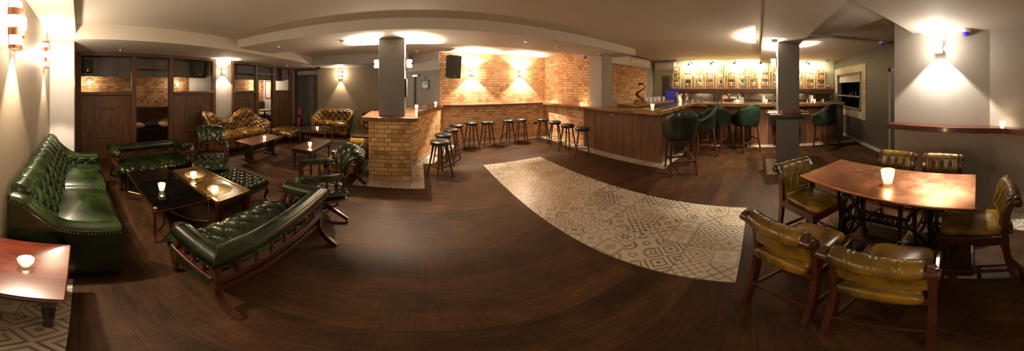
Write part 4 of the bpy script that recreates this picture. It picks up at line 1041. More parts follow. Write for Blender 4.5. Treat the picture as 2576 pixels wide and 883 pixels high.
# ---------------------------------------------------------------- bar stools (turned round seat on four splayed legs)
def stool(label, x, y, rz):
    t = thing('bar_stool', label, 'bar stool', (x, y, 0), rz, 'round black bar stools along the brick walls')
    obj('seat', MB().lathe([(0, .635), (.15, .635), (.172, .648), (.176, .665), (.168, .682), (.13, .698), (.06, .705), (0, .706)], n=32), M['black'], t)
    obj('seat_ring', MB().lathe([(.12, .612), (.165, .618), (.17, .632), (.15, .638), (.12, .638)], n=32), M['darkwood'][0], t)
    W_ = M['darkwood'][2]; R = []
    for i in range(4):
        a = PI/4+PI/2*i; p0 = Vector((.115*cos(a), .115*sin(a), .63)); p1 = Vector((.225*cos(a), .225*sin(a), 0)); R.append((p0, p1))
        obj('leg', MB().tube([p0, p0.lerp(p1, .25), p1], [.021, .019, .0125], 10), W_, t)
    pts = [p0.lerp(p1, .66) for p0, p1 in R]
    for i in range(4): obj('stretcher', MB().rod(pts[i], pts[(i+1) % 4], .0065), M['iron'], t)
    return t
SP = [(.37, 3.71, 'nearest stool of the four along the slanting low brick wall'), (.49, 4.27, 'second nearest stool of the four along the slanting low brick wall'),
      (.72, 4.76, 'third stool from the camera along the slanting low brick wall'), (.93, 5.30, 'farthest stool of the four along the slanting low brick wall'),
      (1.40, 5.60, 'first stool from the left under the rear brick wall ledge'), (1.85, 5.62, 'second stool from the left under the rear brick wall ledge'),
      (2.50, 5.68, 'third stool from the left under the rear brick wall ledge'), (2.93, 5.68, 'fourth stool from the left under the rear brick wall ledge'),
      (3.49, 5.37, 'farthest of four stools under the side brick ledge, by the brick corner'), (3.50, 4.79, 'second farthest of four stools under the side brick ledge'),
      (3.44, 4.17, 'third of four stools under the side brick ledge, counted from the corner'), (3.44, 3.63, 'nearest stool under the side ledge, by the timber bar front')]
random.seed(4); s0 = None
for x, y, l in SP:
    l = 'round black leather ' + l
    if s0 is None: s0 = stool(l, x, y, .5)
    else: dup(s0, (x, y, 0), random.uniform(0, 1.5), l)

# ---------------------------------------------------------------- green tub bar chairs
def barchair(label, x, y, rz):
    t = thing('bar_chair', label, 'bar chair', (x, y, 0), rz, 'green leather bar chairs at the timber bar')
    base = [(-.27, .24, 0), (-.275, .08, 0), (-.27, -.08, 0)] + [(-.265*cos(a), -.08-.19*sin(a), 0) for a in [PI*i/10 for i in range(1, 10)]] + [(.27, -.08, 0), (.275, .08, 0), (.27, .24, 0)]
    f = lerp_path(base)
    def top(u):
        q = min(u, 1-u)
        return .93 + .275*(lambda s_: s_*s_*(3-2*s_))(min(1, max(0, (q-.03)/.40)))
    def P(u, v):
        p = f(u); z0_, z1_ = .66+.03*(1-abs(2*u-1)), top(u); z = z0_+(z1_-z0_)*v; k_ = 1+.07*v
        return Vector((p.x*k_, p.y*k_-.03*v*(1-abs(2*u-1)), z))
    fl = lambda u, v: .7+.3*abs(sin(PI*u*13))**.5
    obj('tub_back', MB().pad(P, 78, 10, .045, fl, .03, .12, flip=True), M['darkgreen'], t)
    obj('outer_leather', MB().pad(P, 48, 8, .022, None, .04, .15, back=False), M['darkgreen'], t)
    obj('piping', MB().tube([P(i/48, 1) for i in range(49)], .008, 7), M['darkgreen'], t)
    for s_ in (0, 1): obj('arm_facing', MB().tube([P(s_, v/6)+Vector((0, .012, 0)) for v in range(7)], [.016]*7, 8, flat=(1, 1.6)), M['mahog'][2], t)
    obj('seat', MB().cushion((0, .03, .735), (.50, .52, .12), .45, .3), M['darkgreen'], t)
    obj('seat_rail', MB().box(-.23, -.2, .64, .23, .26, .69), M['mahog'][0], t, .01)
    L_ = {}
    for n_, (sx, sy) in {'fl': (-1, 1), 'fr': (1, 1), 'bl': (-1, -1), 'br': (1, -1)}.items():
        a = Vector((sx*.20, .21 if sy > 0 else -.17, .68)); b_ = Vector((sx*.235, .25 if sy > 0 else -.27, 0)); c = a.lerp(b_, .5)+Vector((0, -.015*sy, 0))
        obj('leg', MB().tube(spline([a, c, b_], 5), [.027-.0009*i for i in range(11)], 4, flat=(1.1, 1.1)), M['mahog'][2], t); L_[n_] = (a, b_)
    at = lambda n_, z: L_[n_][0].lerp(L_[n_][1], 1-z/.68)
    for a, b_, z in (('fl', 'fr', .22), ('bl', 'br', .27), ('fl', 'bl', .31), ('fr', 'br', .31)):
        r_ = obj('stretcher', MB().bar(at(a, z), at(b_, z), .022, .034), M['mahog'][0], t, .004)
    obj('foot_plate', MB().bar(at('fl', .222)+Vector((.05, .014, .02)), at('fr', .222)+Vector((-.05, .014, .02)), .012, .006), M['brass'], t)
    obj('name_plate', MB().box(-.03, -.314, .672, .03, -.309, .690), M['brass'], t)
    return t
b0 = barchair('green tub bar chair nearest the camera, its dark back turned to us', 3.72, 1.40, face(.82, .57))
for x, y, f_, l in ((4.86, 1.26, (-.6, .8), 'green tub bar chair with its fluted inside showing, just behind the nearest one'),
                    (5.50, 1.02, (.75, -.30), 'green tub bar chair tucked in the inner corner of the bar'),
                    (5.42, .27, (.85, .53), 'green tub bar chair standing alone left of the grey column'),
                    (5.58, -.68, (1, .05), 'green tub bar chair mostly hidden behind the grey column'),
                    (5.34, -1.76, (.87, .49), 'green tub bar chair at the right end of the bar near the hatch')):
    dup(b0, (x, y, 0), face(*f_), l)

# ---------------------------------------------------------------- gold leather dining chairs
def dining(label, x, y, rz, sheen='olive'):
    t = thing('dining_chair', label, 'chair', (x, y, 0), rz, 'gold leather chairs round the copper table')
    t.scale = (.9, 1, 1); G_ = M['olive']; W_ = M['mahog']
    prof = spline([(0, -.165, .67), (0, -.175, .75), (0, -.195, .83), (0, -.212, .885), (0, -.232, .908), (0, -.258, .908), (0, -.276, .885), (0, -.27, .858), (0, -.246, .845), (0, -.222, .82), (0, -.208, .76), (0, -.20, .67)], 4)
    pf = lerp_path(prof); hw = .185
    segs = []
    for i in (-1, 0, 1):
        c = .5+i*.25; segs += [((c, .29), (c, .42)), ((c, .29), (c-.10, .06)), ((c, .29), (c+.10, .06))]
    def gro(u, v):
        if v > .8: return 1
        if v > .36: return 1-.16*max(math.exp(-(((u-.5-i*.25)*.37+e)/.0045)**2) for i in (-1, 0, 1) for e in (-.012, .012))
        best = 9; ar = .5
        for (a, b_), (c, d_) in segs:
            dx_, dy_ = (c-a), (d_-b_); px, py = u-a, v-b_; q = max(0, min(1, (px*dx_+py*dy_*4)/(dx_*dx_+dy_*dy_*4)))
            best = min(best, math.hypot((px-q*dx_)*.37, (py-q*dy_)*.75))
        bt = min(math.hypot((u-.5-i*.25)*.37, (v-.29)*.75) for i in (-1, 0, 1))
        return 1-.5*math.exp(-(best/.0075)**2)-.48*math.exp(-(bt/.02)**2)
    obj('backrest', MB().pad(lambda u, v: (hw-2*hw*u, pf(v).y-.018*sin(PI*u), pf(v).z), 84, 48, .019, gro, .06, .03, back=False, flip=False), G_, t)
    for i in (-1, 0, 1): obj('button', MB().ball((i*hw*.5, -.196, .838), (.009, .006, .009), 8, 5), G_, t)
    for s_ in (-1, 1):
        pts = spline([(s_*.2, -.265, 0), (s_*.2, -.22, .25), (s_*.2, -.19, .5), (s_*.2, -.19, .7), (s_*.2, -.21, .83), (s_*.2, -.255, .9), (s_*.2, -.275, .895)], 5)
        p = obj('back_post', MB().tube(pts, [.031 if i < 22 else .027 for i in range(len(pts))], 4, flat=(1, .75), up=(0, 1, 0)), W_[2], t, .006)
        obj('scroll', MB().rod((s_*.176, -.263, .876), (s_*.226, -.263, .876), .031, n=16).ball((s_*.226, -.263, .876), (.012, .031, .031), 14, 8), W_[0], p)
        obj('front_leg', MB().tube([(s_*.2, .18, .56), (s_*.198, .185, .3), (s_*.19, .18, 0)], [.031, .027, .022], 4), W_[2], t, .004)
        obj('side_rail', MB().bar((s_*.2, -.2, .555), (s_*.2, .19, .555), .03, .075), W_[1], t, .006)
        obj('side_stretcher', MB().bar((s_*.196, -.235, .20), (s_*.193, .18, .20), .022, .03), W_[1], t, .004)
        obj('nail_trim', MB().nails([(s_*.178, -.19, .603), (s_*.178, .18, .603)], .019, .0048), M['oldbrass'], t)
        obj('nail_trim', MB().nails([(s_*.182, -.206, .67), (s_*.182, -.214, .76), (s_*.182, -.236, .83)], .019, .0048), M['oldbrass'], t)
    obj('front_rail', MB().bar((-.2, .19, .555), (.2, .19, .555), .03, .075), W_[0], t, .006); obj('back_rail', MB().bar((-.2, -.2, .54), (.2, -.2, .54), .03, .05), W_[0], t, .004)
    obj('cross_stretcher', MB().bar((-.195, -.235, .22), (.195, -.235, .22), .022, .035), W_[0], t, .004); obj('front_stretcher', MB().bar((-.193, .0, .20), (.193, .0, .20), .022, .03), W_[0], t, .004)
    obj('seat', MB().cushion((0, -.01, .595), (.36, .42, .085), .3, .45, 36, 16), G_, t)
    obj('seat_roll', MB().cushion((0, -.225, .60), (.35, .06, .09), .5, .0), G_, t)
    return t
c0 = dining('gold leather chair before the copper table, right of the nearest two, back to us', .75, -.552, face(.627, -.779))
for x, y, f_, l in ((1.135, -.262, (.675, -.738), 'gold leather chair in front of the copper table, left of the two nearest the camera'),
                    (1.74, -.455, (-.86, -.51), 'gold leather chair at the left end of the copper table by the grey column'),
                    (1.688, -1.175, (-.545, .838), 'gold leather chair behind the copper table, left of the pair by the wall'),
                    (1.298, -1.45, (-.545, .838), 'gold leather chair behind the copper table, right of the pair by the wall'),
                    (.775, -1.19, (.834, .552), 'gold leather chair at the right end of the copper table, seen in profile')):
    dup(c0, (x, y, 0), face(*f_), l)

# ---------------------------------------------------------------- copper table on a treadle base
k = NT('patinated_copper'); v = k.obj(); n_ = k.noise(v, 5, 6, .6, .5)
vd = k.n('ShaderNodeTexVoronoi', Vector=k.mix(.06, v, k.n('ShaderNodeTexNoise', 1, Vector=v, Scale=3)), Scale=6)
ring = k.m('MULTIPLY', k.m('LESS_THAN', k.m('ABSOLUTE', k.m('SUBTRACT', vd, .30)), .022), k.m('GREATER_THAN', k.noise(v, 2.4, 3), .52))
M['coppertop'] = k.set(Base__Color=k.mix(k.m('MULTIPLY', ring, .45), k.ramp(n_, [(.3, (.34, .13, .055)), (.55, (.50, .22, .11)), (.75, (.62, .33, .19))]), (.75, .55, .4)), Metallic=.85, Roughness=k.ramp(k.noise(v, 9, 4), [(.3, .26), (.7, .4)]), Specular__IOR__Level=.5)
tx = face(-.545, .838)
t = thing('copper_table', 'rectangular copper-topped table on a black cast-iron sewing-machine treadle base', 'table', (1.385, -.955, 0), math.atan2(.527, .85))
obj('tabletop', MB().box(-.665, -.30, .815, .665, .30, .838), M['coppertop'], t, .005)
obj('subframe', MB().box(-.55, -.2, .785, .55, .2, .815), M['blackwood'][0], t)
def treadle_side(x):
    m = MB(); I = .011
    for s_ in (-1, 1):
        m.tube(spline([(x, s_*.16, .79), (x, s_*.15, .6), (x, s_*.13, .42), (x, s_*.17, .22), (x, s_*.25, .03), (x, s_*.27, 0)], 6), I*1.3, 8)
        m.tube(spline([(x, s_*.05, .78), (x, s_*.10, .7), (x, s_*.02, .6), (x, s_*.09, .5), (x, s_*.015, .4), (x, s_*.08, .3), (x, s_*.17, .2)], 6), I*.8, 7)
        m.tube(spline([(x, s_*.15, .6), (x, s_*.09, .66), (x, s_*.06, .6), (x, s_*.10, .57)], 6), I*.7, 7)
        m.tube(spline([(x, s_*.13, .3), (x, s_*.05, .24), (x, s_*.02, .15), (x, s_*.08, .11), (x, s_*.1, .16)], 6), I*.8, 7)
        m.ball((x, s_*.27, .012), (.022, .03, .014))
    m.tube([(x, -.17, .785), (x, .17, .785)], I*1.5, 8); m.tube([(x, -.145, .45), (x, .145, .45)], I, 8); m.tube([(x, -.2, .16), (x, .2, .16)], I, 8)
    m.tube([(x, .05*cos(a), .22+.05*sin(a)) for a in [2*PI*i/16 for i in range(16)]], I*.7, 6, True)
    return m
for x_ in (-.36, .36): obj('side_frame', treadle_side(x_), M['iron'], t)
m = MB()
for s_ in (-1, 1):
    m.tube(spline([(s_*.35, .13, .74), (s_*.28, .13, .70), (s_*.22, .13, .62), (s_*.2, .13, .56)], 6), .016, 7, flat=(1, .6)); m.tube(spline([(s_*.35, .13, .30), (s_*.30, .13, .40), (s_*.24, .13, .47), (s_*.2, .13, .50)], 6), .016, 7, flat=(1, .6))
m.bar((-.22, .13, .575), (.22, .13, .575), .014, .02); m.bar((-.22, .13, .485), (.22, .13, .485), .014, .02)
random.seed(8)
for r_ in (.508, .53, .552):
    x_ = -.2
    while x_ < .2:
        ww = random.uniform(.012, .03); m.box(x_, .125, r_-.004, x_+ww, .135, r_+.004); x_ += ww+.012
for i in range(12): m.bar((-.2+.4*i/11, .13, .49), (-.2+.4*i/11, .13, .57), .006, .006)
obj('brace', m, M['iron'], t)
m = MB()
for i in range(9): m.bar((-.19+.38*i/8, -.09, .10), (-.19+.38*i/8, .14, .10), .014, .008)
m.bar((-.2, -.09, .10), (.2, -.09, .10), .02); m.bar((-.2, .14, .10), (.2, .14, .10), .02); m.rod((-.36, .03, .10), (.36, .03, .10), .009)
obj('treadle_pedal', m, M['iron'], t)
m = MB(); m.tube([(.32, .17*cos(a), .36+.17*sin(a)) for a in [2*PI*i/32 for i in range(32)]], .014, 8, True)
for i in range(6): a = 2*PI*i/6; m.rod((.32, 0, .36), (.32, .17*cos(a), .36+.17*sin(a)), .007)
m.rod((.30, 0, .36), (.36, 0, .36), .02); obj('flywheel', m, M['iron'], t)

# ---------------------------------------------------------------- long green sofa
def long_sofa():
    L_ = 2.0; t = thing('chesterfield_sofa', 'long dark green leather sofa with buttoned back against the woven wallpaper', 'sofa', (-2.34, -.475, 0))
    g = M['green']; h = L_/2
    obj('base', MB().box(-h+.012, .02, .06, h-.012, .72, .27), M['blackleather'], t, .03, 3)
    bp = lerp_path(spline([(0, .27, .40), (0, .21, .53), (0, .15, .68), (0, .10, .79), (0, .05, .845), (0, .0, .84)], 5))
    hi = h-.07
    obj('back', MB().pad(lambda u, v: (hi-2*hi*u, bp(v).y, bp(v).z), 150, 44, .075, tuft(10, 2.5, .5, top=True), .03, .10, back=True), g, t)
    obj('back_shell', MB().prof([(0, .06), (.12, .06), (.24, .40), (.06, .83), (.0, .838)], -h+.02, h-.02), M['blackleather'], t, .01)
    obj('back_nail_trim', MB().nails([(-h+.03, .012, .848), (h-.03, .012, .848)], .022, .006), M['brass'], t)
    prof = [tuple(p) for p in spline([(0, .02, .838), (0, .10, .82), (0, .17, .75), (0, .25, .68), (0, .36, .61), (0, .50, .585), (0, .66, .58), (0, .74, .575)], 6)]
    for s_ in (-1, 1):
        x0_, x1_ = s_*h, s_*(h-.13)
        poly = [(.0, .06)] + [(p[1], p[2]-.03) for p in prof] + [(.745, .5), (.735, .06)]
        a = obj('arm', MB().prof(poly, min(x0_, x1_), max(x0_, x1_)), M['blackleather'], t, .015)
        obj('arm_roll', MB().tube([(s_*(h-.065), p[1], p[2]-.035) for p in prof], .066, 14, flat=(.75, 1.05)), g, a)
        pa = lerp_path(prof)
        obj('arm_tufting', MB().pad(lambda u, v: (x1_, pa(u).y, .42+(pa(u).z-.03-.42)*v), 60, 20, .045, tuft(4.5, 1, .55), .06, .12, back=False, flip=(s_ > 0)), g, a)
        obj('arm_nail_trim', MB().nails([(s_*(h+.003), p[1], p[2]-.04) for p in prof], .022, .006), M['brass'], a)
    for s_ in (-1, 1):
        c = obj('seat_cushion', MB().cushion((s_*(h-.135)/2, .50, .365), (h-.14, .58, .20), .22, .42, 48, 20), g, t)
    obj('front_apron', MB().box(-h+.13, .70, .10, h-.13, .73, .27), M['blackleather'], t, .012)
    for x_ in (-h+.08, h-.08):
        for y_ in (.1, .66): obj('foot', MB().lathe([(.03, 0), (.04, .03), (.03, .06)], (x_, y_, 0), 14), M['blackwood'][2], t)
M['blackleather'] = leather('dark_green_leather', (.004, .009, .004), (.008, .02, .007), (.014, .034, .011), .3, .4)  # darker green leather of plinth, outer arms and back shells
long_sofa()

# ---------------------------------------------------------------- spindle settles
def settle(label, loc, rz, m_, L_=1.18, D=.54, zr=.66, sc_=1.0, zs=.43, rr=.082, cat='settee'):
    t = thing('spindle_settle', label, cat, loc, rz); W_ = M['mahog']; h = L_/2; d = D/2
    zu = zr-2*rr+.01                                      # rail under the roll
    def over(x_, y_): return x_*1.0, y_
    # rolls: back and two arms meeting at mitred corners
    N = 24; zc = zr-rr
    def ring(p, L): return [Vector((p[0]+L[0]*rr*1.1*cos(2*PI*j/N), p[1]+L[1]*rr*1.1*cos(2*PI*j/N), zc+rr*sin(2*PI*j/N))) for j in range(N)]
    def roll(r0, r1):
        q = MB(); q.add(r0+r1, [(j, (j+1) % N, N+(j+1) % N, N+j) for j in range(N)], True); return q
    cl_ = ring((-h, -d), (-1, -1)); cr_ = ring((h, -d), (1, -1))
    br = obj('back_roll', roll(cl_, cr_), m_, t)
    for r_ in (cl_, cr_): obj('seam_piping', MB().tube([Vector((p.x, p.y, zc))+(p-Vector((p.x, p.y, zc)))*1 for p in r_], .0055, 6, True), m_, br)
    for s_ in (-1, 1):
        a = obj('arm_roll', roll(cl_ if s_ < 0 else cr_, ring((s_*h, d-.115), (s_, 0))), m_, t)
        o = obj('arm_end', MB().lathe([(0, .012), (rr*.8, .008), (rr*1.08, -.012)], n=24), m_, a); o.location = (s_*h, d-.113, zr-rr); o.rotation_euler = (-PI/2, 0, 0)
        obj('nail_trim', MB().nails([(s_*h+rr*1.05*cos(q), d-.12, zr-rr+rr*1.0*sin(q)) for q in [2*PI*i/24 for i in range(25)]], .016, .0045), M['oldbrass'], a)
        obj('nail_trim', MB().nails([(s_*(h-rr*.75), -d+rr, zu+.012), (s_*(h-rr*.75), d-.09, zu+.012)], .018, .0045), M['oldbrass'], a)
        obj('arm_rail', MB().box(s_*h-.03, -d, zu-.025, s_*h+.03, d-.05, zu+.015), W_[1], t, .006)
        obj('arm_seat_rail', MB().box(s_*h-.03, -d, zs-.06, s_*h+.03, d-.03, zs-.02), W_[1], t, .006)
        pts = spline([(s_*h, d-.07, .25), (s_*h, d-.075, zs), (s_*h, d-.10, zu-.05), (s_*h, d-.08, zr-.09), (s_*h, d-.085, zr-.02)], 5)
        obj('front_post', MB().tube(pts, .026, 4, flat=(1, 1.2), up=(0, 1, 0)).rod((s_*h-.033, d-.08, zr-.055), (s_*h+.033, d-.08, zr-.055), .034, n=14), W_[2], t, .004)
        # sabre rear leg
        pts = spline([(s_*h, -d+.02, zr-rr*1.7), (s_*h, -d-.0, zs-.05), (s_*h, -d+.01, .24), (s_*h, -d-.05, .11), (s_*h, -d-.15, 0)], 6)
        obj('rear_leg', MB().tube(pts, [.033]*len(pts), 4, flat=(1.15, .85), up=(0, 1, 0)), W_[2], t, .006)
        fp = [(.028, .26), (.03, .22), (.022, .21), (.03, .195), (.026, .13), (.017, .09), (.026, .075), (.026, .06), (.02, .05), (.024, .02), (.022, 0)]
        obj('front_leg', MB().lathe([(r*1.1, z) for r, z in fp[::-1]], (s_*(h-.03), d+.02, 0), 16), W_[2], t)
    obj('back_rail', MB().box(-h, -d-.03, zu-.025, h, -d+.03, zu+.015), W_[0], t, .006)
    obj('lower_back_rail', MB().box(-h, -d-.03, zs-.07, h, -d+.03, zs-.02), W_[0], t, .006)
    sp = [(.013, 0), (.018, .06), (.010, .14), (.012, .24), (.021, .40), (.021, .5), (.011, .62), (.016, .7), (.009, .78), (.014, .92), (.013, 1)]
    H_ = zu-.025-(zs-.02)
    def spindle(x_, y_): obj('spindle', MB().lathe([(r, z*H_) for r, z in sp], (x_, y_, zs-.02), 12), W_[2], t)
    n_ = int(L_/.125)
    for i in range(1, n_): spindle(-h+L_*i/n_, -d)
    for s_ in (-1, 1):
        for i in range(3): spindle(s_*h, -d+.10+(D-.22)*i/2.4)
    # buttoned seat with a deep rolled front edge
    sp_ = lerp_path(spline([(0, -d+.03, zs-.05), (0, -d+.05, zs-.02), (0, 0, zs), (0, d-.02, zs), (0, d+.075, zs-.035), (0, d+.085, zs-.09), (0, d+.03, zs-.135)], 5))
    obj('seat', MB().pad(lambda u, v: (-h+.0+(L_)*u, sp_(v).y, sp_(v).z-.035), 96, 48, .045, tuft(7, 2.5, .34), .05, .05, back=True), m_, t)
    obj('seat_side', MB().box(-h-.018, -d+.03, zs-.19, h+.018, d+.03, zs-.05), m_, t, .02, 3)
    obj('seat_frame', MB().box(-h, -d, zs-.21, h, d+.02, zs-.16), W_[0], t, .006)
    return t
settle('green leather spindle settle in the foreground, its long back turned to the camera', (-1.05, 1.13, 0), face(-1, -.02), M['green'], 1.08, .46, .68, rr=.064)
settle('green leather spindle settle against the first timber booth screen', (-3.38, 1.15, 0), face(1, .05), M['green'], 1.2, .5, .64, rr=.07)
settle('tan leather spindle settle beside the brick pillar, facing the small dark table', (-1.22, 3.72, 0), face(-1, -.05), M['browngold'], .95, .46, .58, zs=.38, rr=.07)

# ---------------------------------------------------------------- captain's swivel chairs
def captain(label, x, y, rz):
    t = thing('captains_chair', label, 'armchair', (x, y, 0), rz); W_ = M['mahog']; g = M['green']
    for i in range(4):
        a = PI/4+PI/2*i; c_, s_ = cos(a), sin(a)
        obj('base_leg', MB().tube(spline([(.03*c_, .03*s_, .16), (.15*c_, .15*s_, .13), (.33*c_, .33*s_, .045)], 5), [.034, .034, .033, .032, .031, .03, .029, .028, .027, .026, .025], 4, flat=(1.2, .9)), W_[0], t, .006)
        obj('castor', MB().lathe([(.012, .02), (.02, .012), (.014, 0)], (.32*c_, .32*s_, 0), 12).rod((.32*c_, .32*s_, .02), (.31*c_, .31*s_, .05), .009), M['oldbrass'], t)
    obj('column', MB().lathe([(.05, .10), (.055, .16), (.03, .19), (.028, .28), (.07, .31), (.07, .33)], n=18), W_[2], t)
    obj('seat_frame', MB().cushion((0, .0, .335), (.52, .50, .05), .4), W_[0], t)
    sp_ = lerp_path(spline([(0, -.24, .40), (0, -.2, .42), (0, .0, .43), (0, .2, .43), (0, .29, .40), (0, .30, .35), (0, .26, .31)], 5))
    obj('seat', MB().pad(lambda u, v: ((u-.5)*.58*(1-.08*(1-v)), sp_(v).y+.04*sin(PI*u)*(1 if v > .55 else 0)*v, sp_(v).z-.02-.035*(1-sin(PI*u))*(v > .8)), 60, 40, .05, tuft(5, 2.5, .28), .06, .06, back=True), g, t)
    U = [(-.27, .26, 0), (-.285, .1, 0), (-.275, -.06, 0)] + [(-.265*cos(a), -.08-.19*sin(a), 0) for a in [PI*i/10 for i in range(1, 10)]] + [(.275, -.06, 0), (.285, .1, 0), (.27, .26, 0)]
    f = lerp_path([(p[0], p[1], .63) for p in U]); fl_ = lerp_path([(p[0]*.96, p[1]*.96, .40) for p in U])
    obj('arm_rail', MB().tube([f(i/40) for i in range(41)], .03, 4, flat=(.7, 1.1)), W_[0], t, .005)
    for a, b_ in ((0, .32), (.68, 1)):
        q = obj('arm_pad', MB().tube([f(a+(b_-a)*i/16)+Vector((0, 0, .035)) for i in range(17)], [.03 if 0 < i < 16 else .022 for i in range(17)], 12, flat=(.85, 1.15)), g, t)
        obj('nail_trim', MB().nails([f(a+(b_-a)*i/30)*1.0+Vector((0, 0, .018))+(f(a+(b_-a)*i/30)-Vector((0, -.05, .63))).normalized()*.033 for i in range(31)], .018, .0045), M['oldbrass'], q)
    H_ = .21; sp = [(.012, 0), (.016, .08), (.009, .2), (.02, .5), (.02, .58), (.010, .8), (.014, .92), (.012, 1)]
    for i in range(13):
        u = .03+.94*i/12; p = fl_(u); q = f(u); obj('spindle', MB().tube([p.lerp(q, z) for r, z in sp], [r for r, z in sp], 10), W_[2], t)
    # upper back: buttoned, flared and rolled over
    fb = lambda u: -.27-.0+.09*(2*u-1)**2
    bp = lerp_path(spline([(0, 0, .64), (0, -.01, .72), (0, -.04, .80), (0, -.085, .865), (0, -.135, .885), (0, -.17, .86), (0, -.165, .82)], 5))
    def PB(u, v):
        w_ = .19+.075*min(1, v*1.4)**1.5; x_ = (1-2*u)*w_
        return (x_, fb(u)+bp(v).y, bp(v).z-.03*(2*u-1)**2*(v > .3)*min(1, (v-.3)*2))
    obj('backrest', MB().pad(PB, 56, 44, .05, tuft(3, 1.5, .42), .09, .05, back=True), g, t)
    obj('back_shell', MB().pad(lambda u, v: PB(u, v*.8), 20, 14, .03, None, .1, .1, flip=True, back=False), M['blackleather'], t)
    for s_ in (.02, .98): obj('back_nail_trim', MB().nails([Vector(PB(s_, v/16))+Vector((0, .012, 0)) for v in range(15)], .018, .0045), M['oldbrass'], t)
    for s_ in (-1, 1): obj('arm_front', MB().lathe([(.014, 0), (.022, .03), (.012, .07), (.026, .12), (.014, .17), (.024, .2), (.024, .25)], (s_*.27, .245, .385), 14), W_[2], t)
    return t
cp = captain('green leather captain\'s chair facing us, left of the two-humped sofa', -2.93, 2.02, face(.82, -.575))
dup(cp, (-1.05, 2.20, 0), face(-.83, -.56), 'green leather captain\'s chair seen from the side, behind the foreground settle')

# ---------------------------------------------------------------- curved tan sofas
def curved_sofa(name, label, loc, rz, L_, D, topf, m_, tuftn, rows, low=.40, cush=2, feet=.1, lean=.06):
    t = thing(name, label, 'sofa', loc, rz); h = L_/2
    base = [(-h+.02, D/2-.06, 0), (-h, D/2-.2, 0), (-h, -D/2+.25, 0)] + [(-h+.25-.25*cos(a), -D/2+.25-.2*sin(a), 0) for a in [PI/2*i/6 for i in range(1, 7)]]
    base = base + [(-p[0], p[1], 0) for p in base[::-1]]
    f = lerp_path(base)
    def P(u, v):
        p = f(u); tp = topf(u); zz = low-.12+(tp-low+.12)*v; out = 1+lean*max(0, v-.3)/L_*2; c = (p.x*(1+lean*v/h), (p.y-D*.1)*(1+lean*v*1.2)+D*.1)
        return Vector((c[0], c[1], zz))
    obj('back', MB().pad(P, 150, 40, .085, tuft(tuftn, rows, .7), .03, .14, flip=True), m_, t)
    obj('back_shell', MB().pad(P, 60, 10, .03, None, .03, .1, back=False), m_, t)
    q = obj('top_roll', MB().tube([P(i/80, 1) for i in range(81)], .034, 10), m_, t)
    obj('nail_trim', MB().nails([P(0, v/10)+Vector((0, .02, 0)) for v in range(11)], .02, .005), M['oldbrass'], q)
    obj('nail_trim', MB().nails([P(1, v/10)+Vector((0, .02, 0)) for v in range(11)], .02, .005), M['oldbrass'], q)
    obj('base', MB().prism([(p[0]*.985, p[1]*.985) for p in base] , feet, low-.06), m_, t, .02)
    obj('plinth', MB().prism([(p[0]*.95, p[1]*.93) for p in base], feet-.04, feet+.02), M['darkwood'][0], t, .004)
    for i in range(cush):
        w_ = (2*h-.14)/cush; obj('seat_cushion', MB().cushion((-h+.07+w_*(i+.5), .04, low), (w_*.99, D-.14, .17), .3, .35, 40, 16), m_, t)
    for x_ in (-h+.1, h-.1):
        for y_ in (-D/2+.12, D/2-.12): obj('foot', MB().lathe([(.016, 0), (.028, .03), (.03, feet)], (x_, y_, 0), 12), M['darkwood'][2], t)
    return t
def hump(u):
    pts = [(0, .62), (.06, .72), (.13, .90), (.22, .985), (.30, .95), (.38, .80), (.45, .70), (.50, .72), (.58, .92), (.66, 1.01), (.73, .98), (.80, .80), (.86, .70), (.93, .68), (1, .62)]
    for (a, p), (b_, q) in zip(pts, pts[1:]):
        if u <= b_: s_ = (u-a)/(b_-a); s_ = s_*s_*(3-2*s_); return p+(q-p)*s_
    return .62
curved_sofa('humped_sofa', 'tan buttoned sofa with two humps on its back, before the timber screens', (-4.22, 3.78, 0), face(1, -.06), 1.78, .74, lambda u: hump(1-u), M['tan'], 13, 3.5, .41)
curved_sofa('tub_sofa', 'tan two-seat tub sofa under the copper lamp on the dotted wallpaper', (-2.84, 6.72, 0), face(.0, -1), 1.26, .72, lambda u: .62+.22*min(1, max(0, (min(u, 1-u)-.04)/.26)), M['tan'], 11, 2.5, .40)
curved_sofa('tub_sofa', 'tan two-seat tub sofa mostly hidden behind the brick pillar counter', (-1.13, 6.72, 0), face(.0, -1), 1.26, .72, lambda u: .62+.22*min(1, max(0, (min(u, 1-u)-.04)/.26)), M['tan'], 11, 2.5, .40)

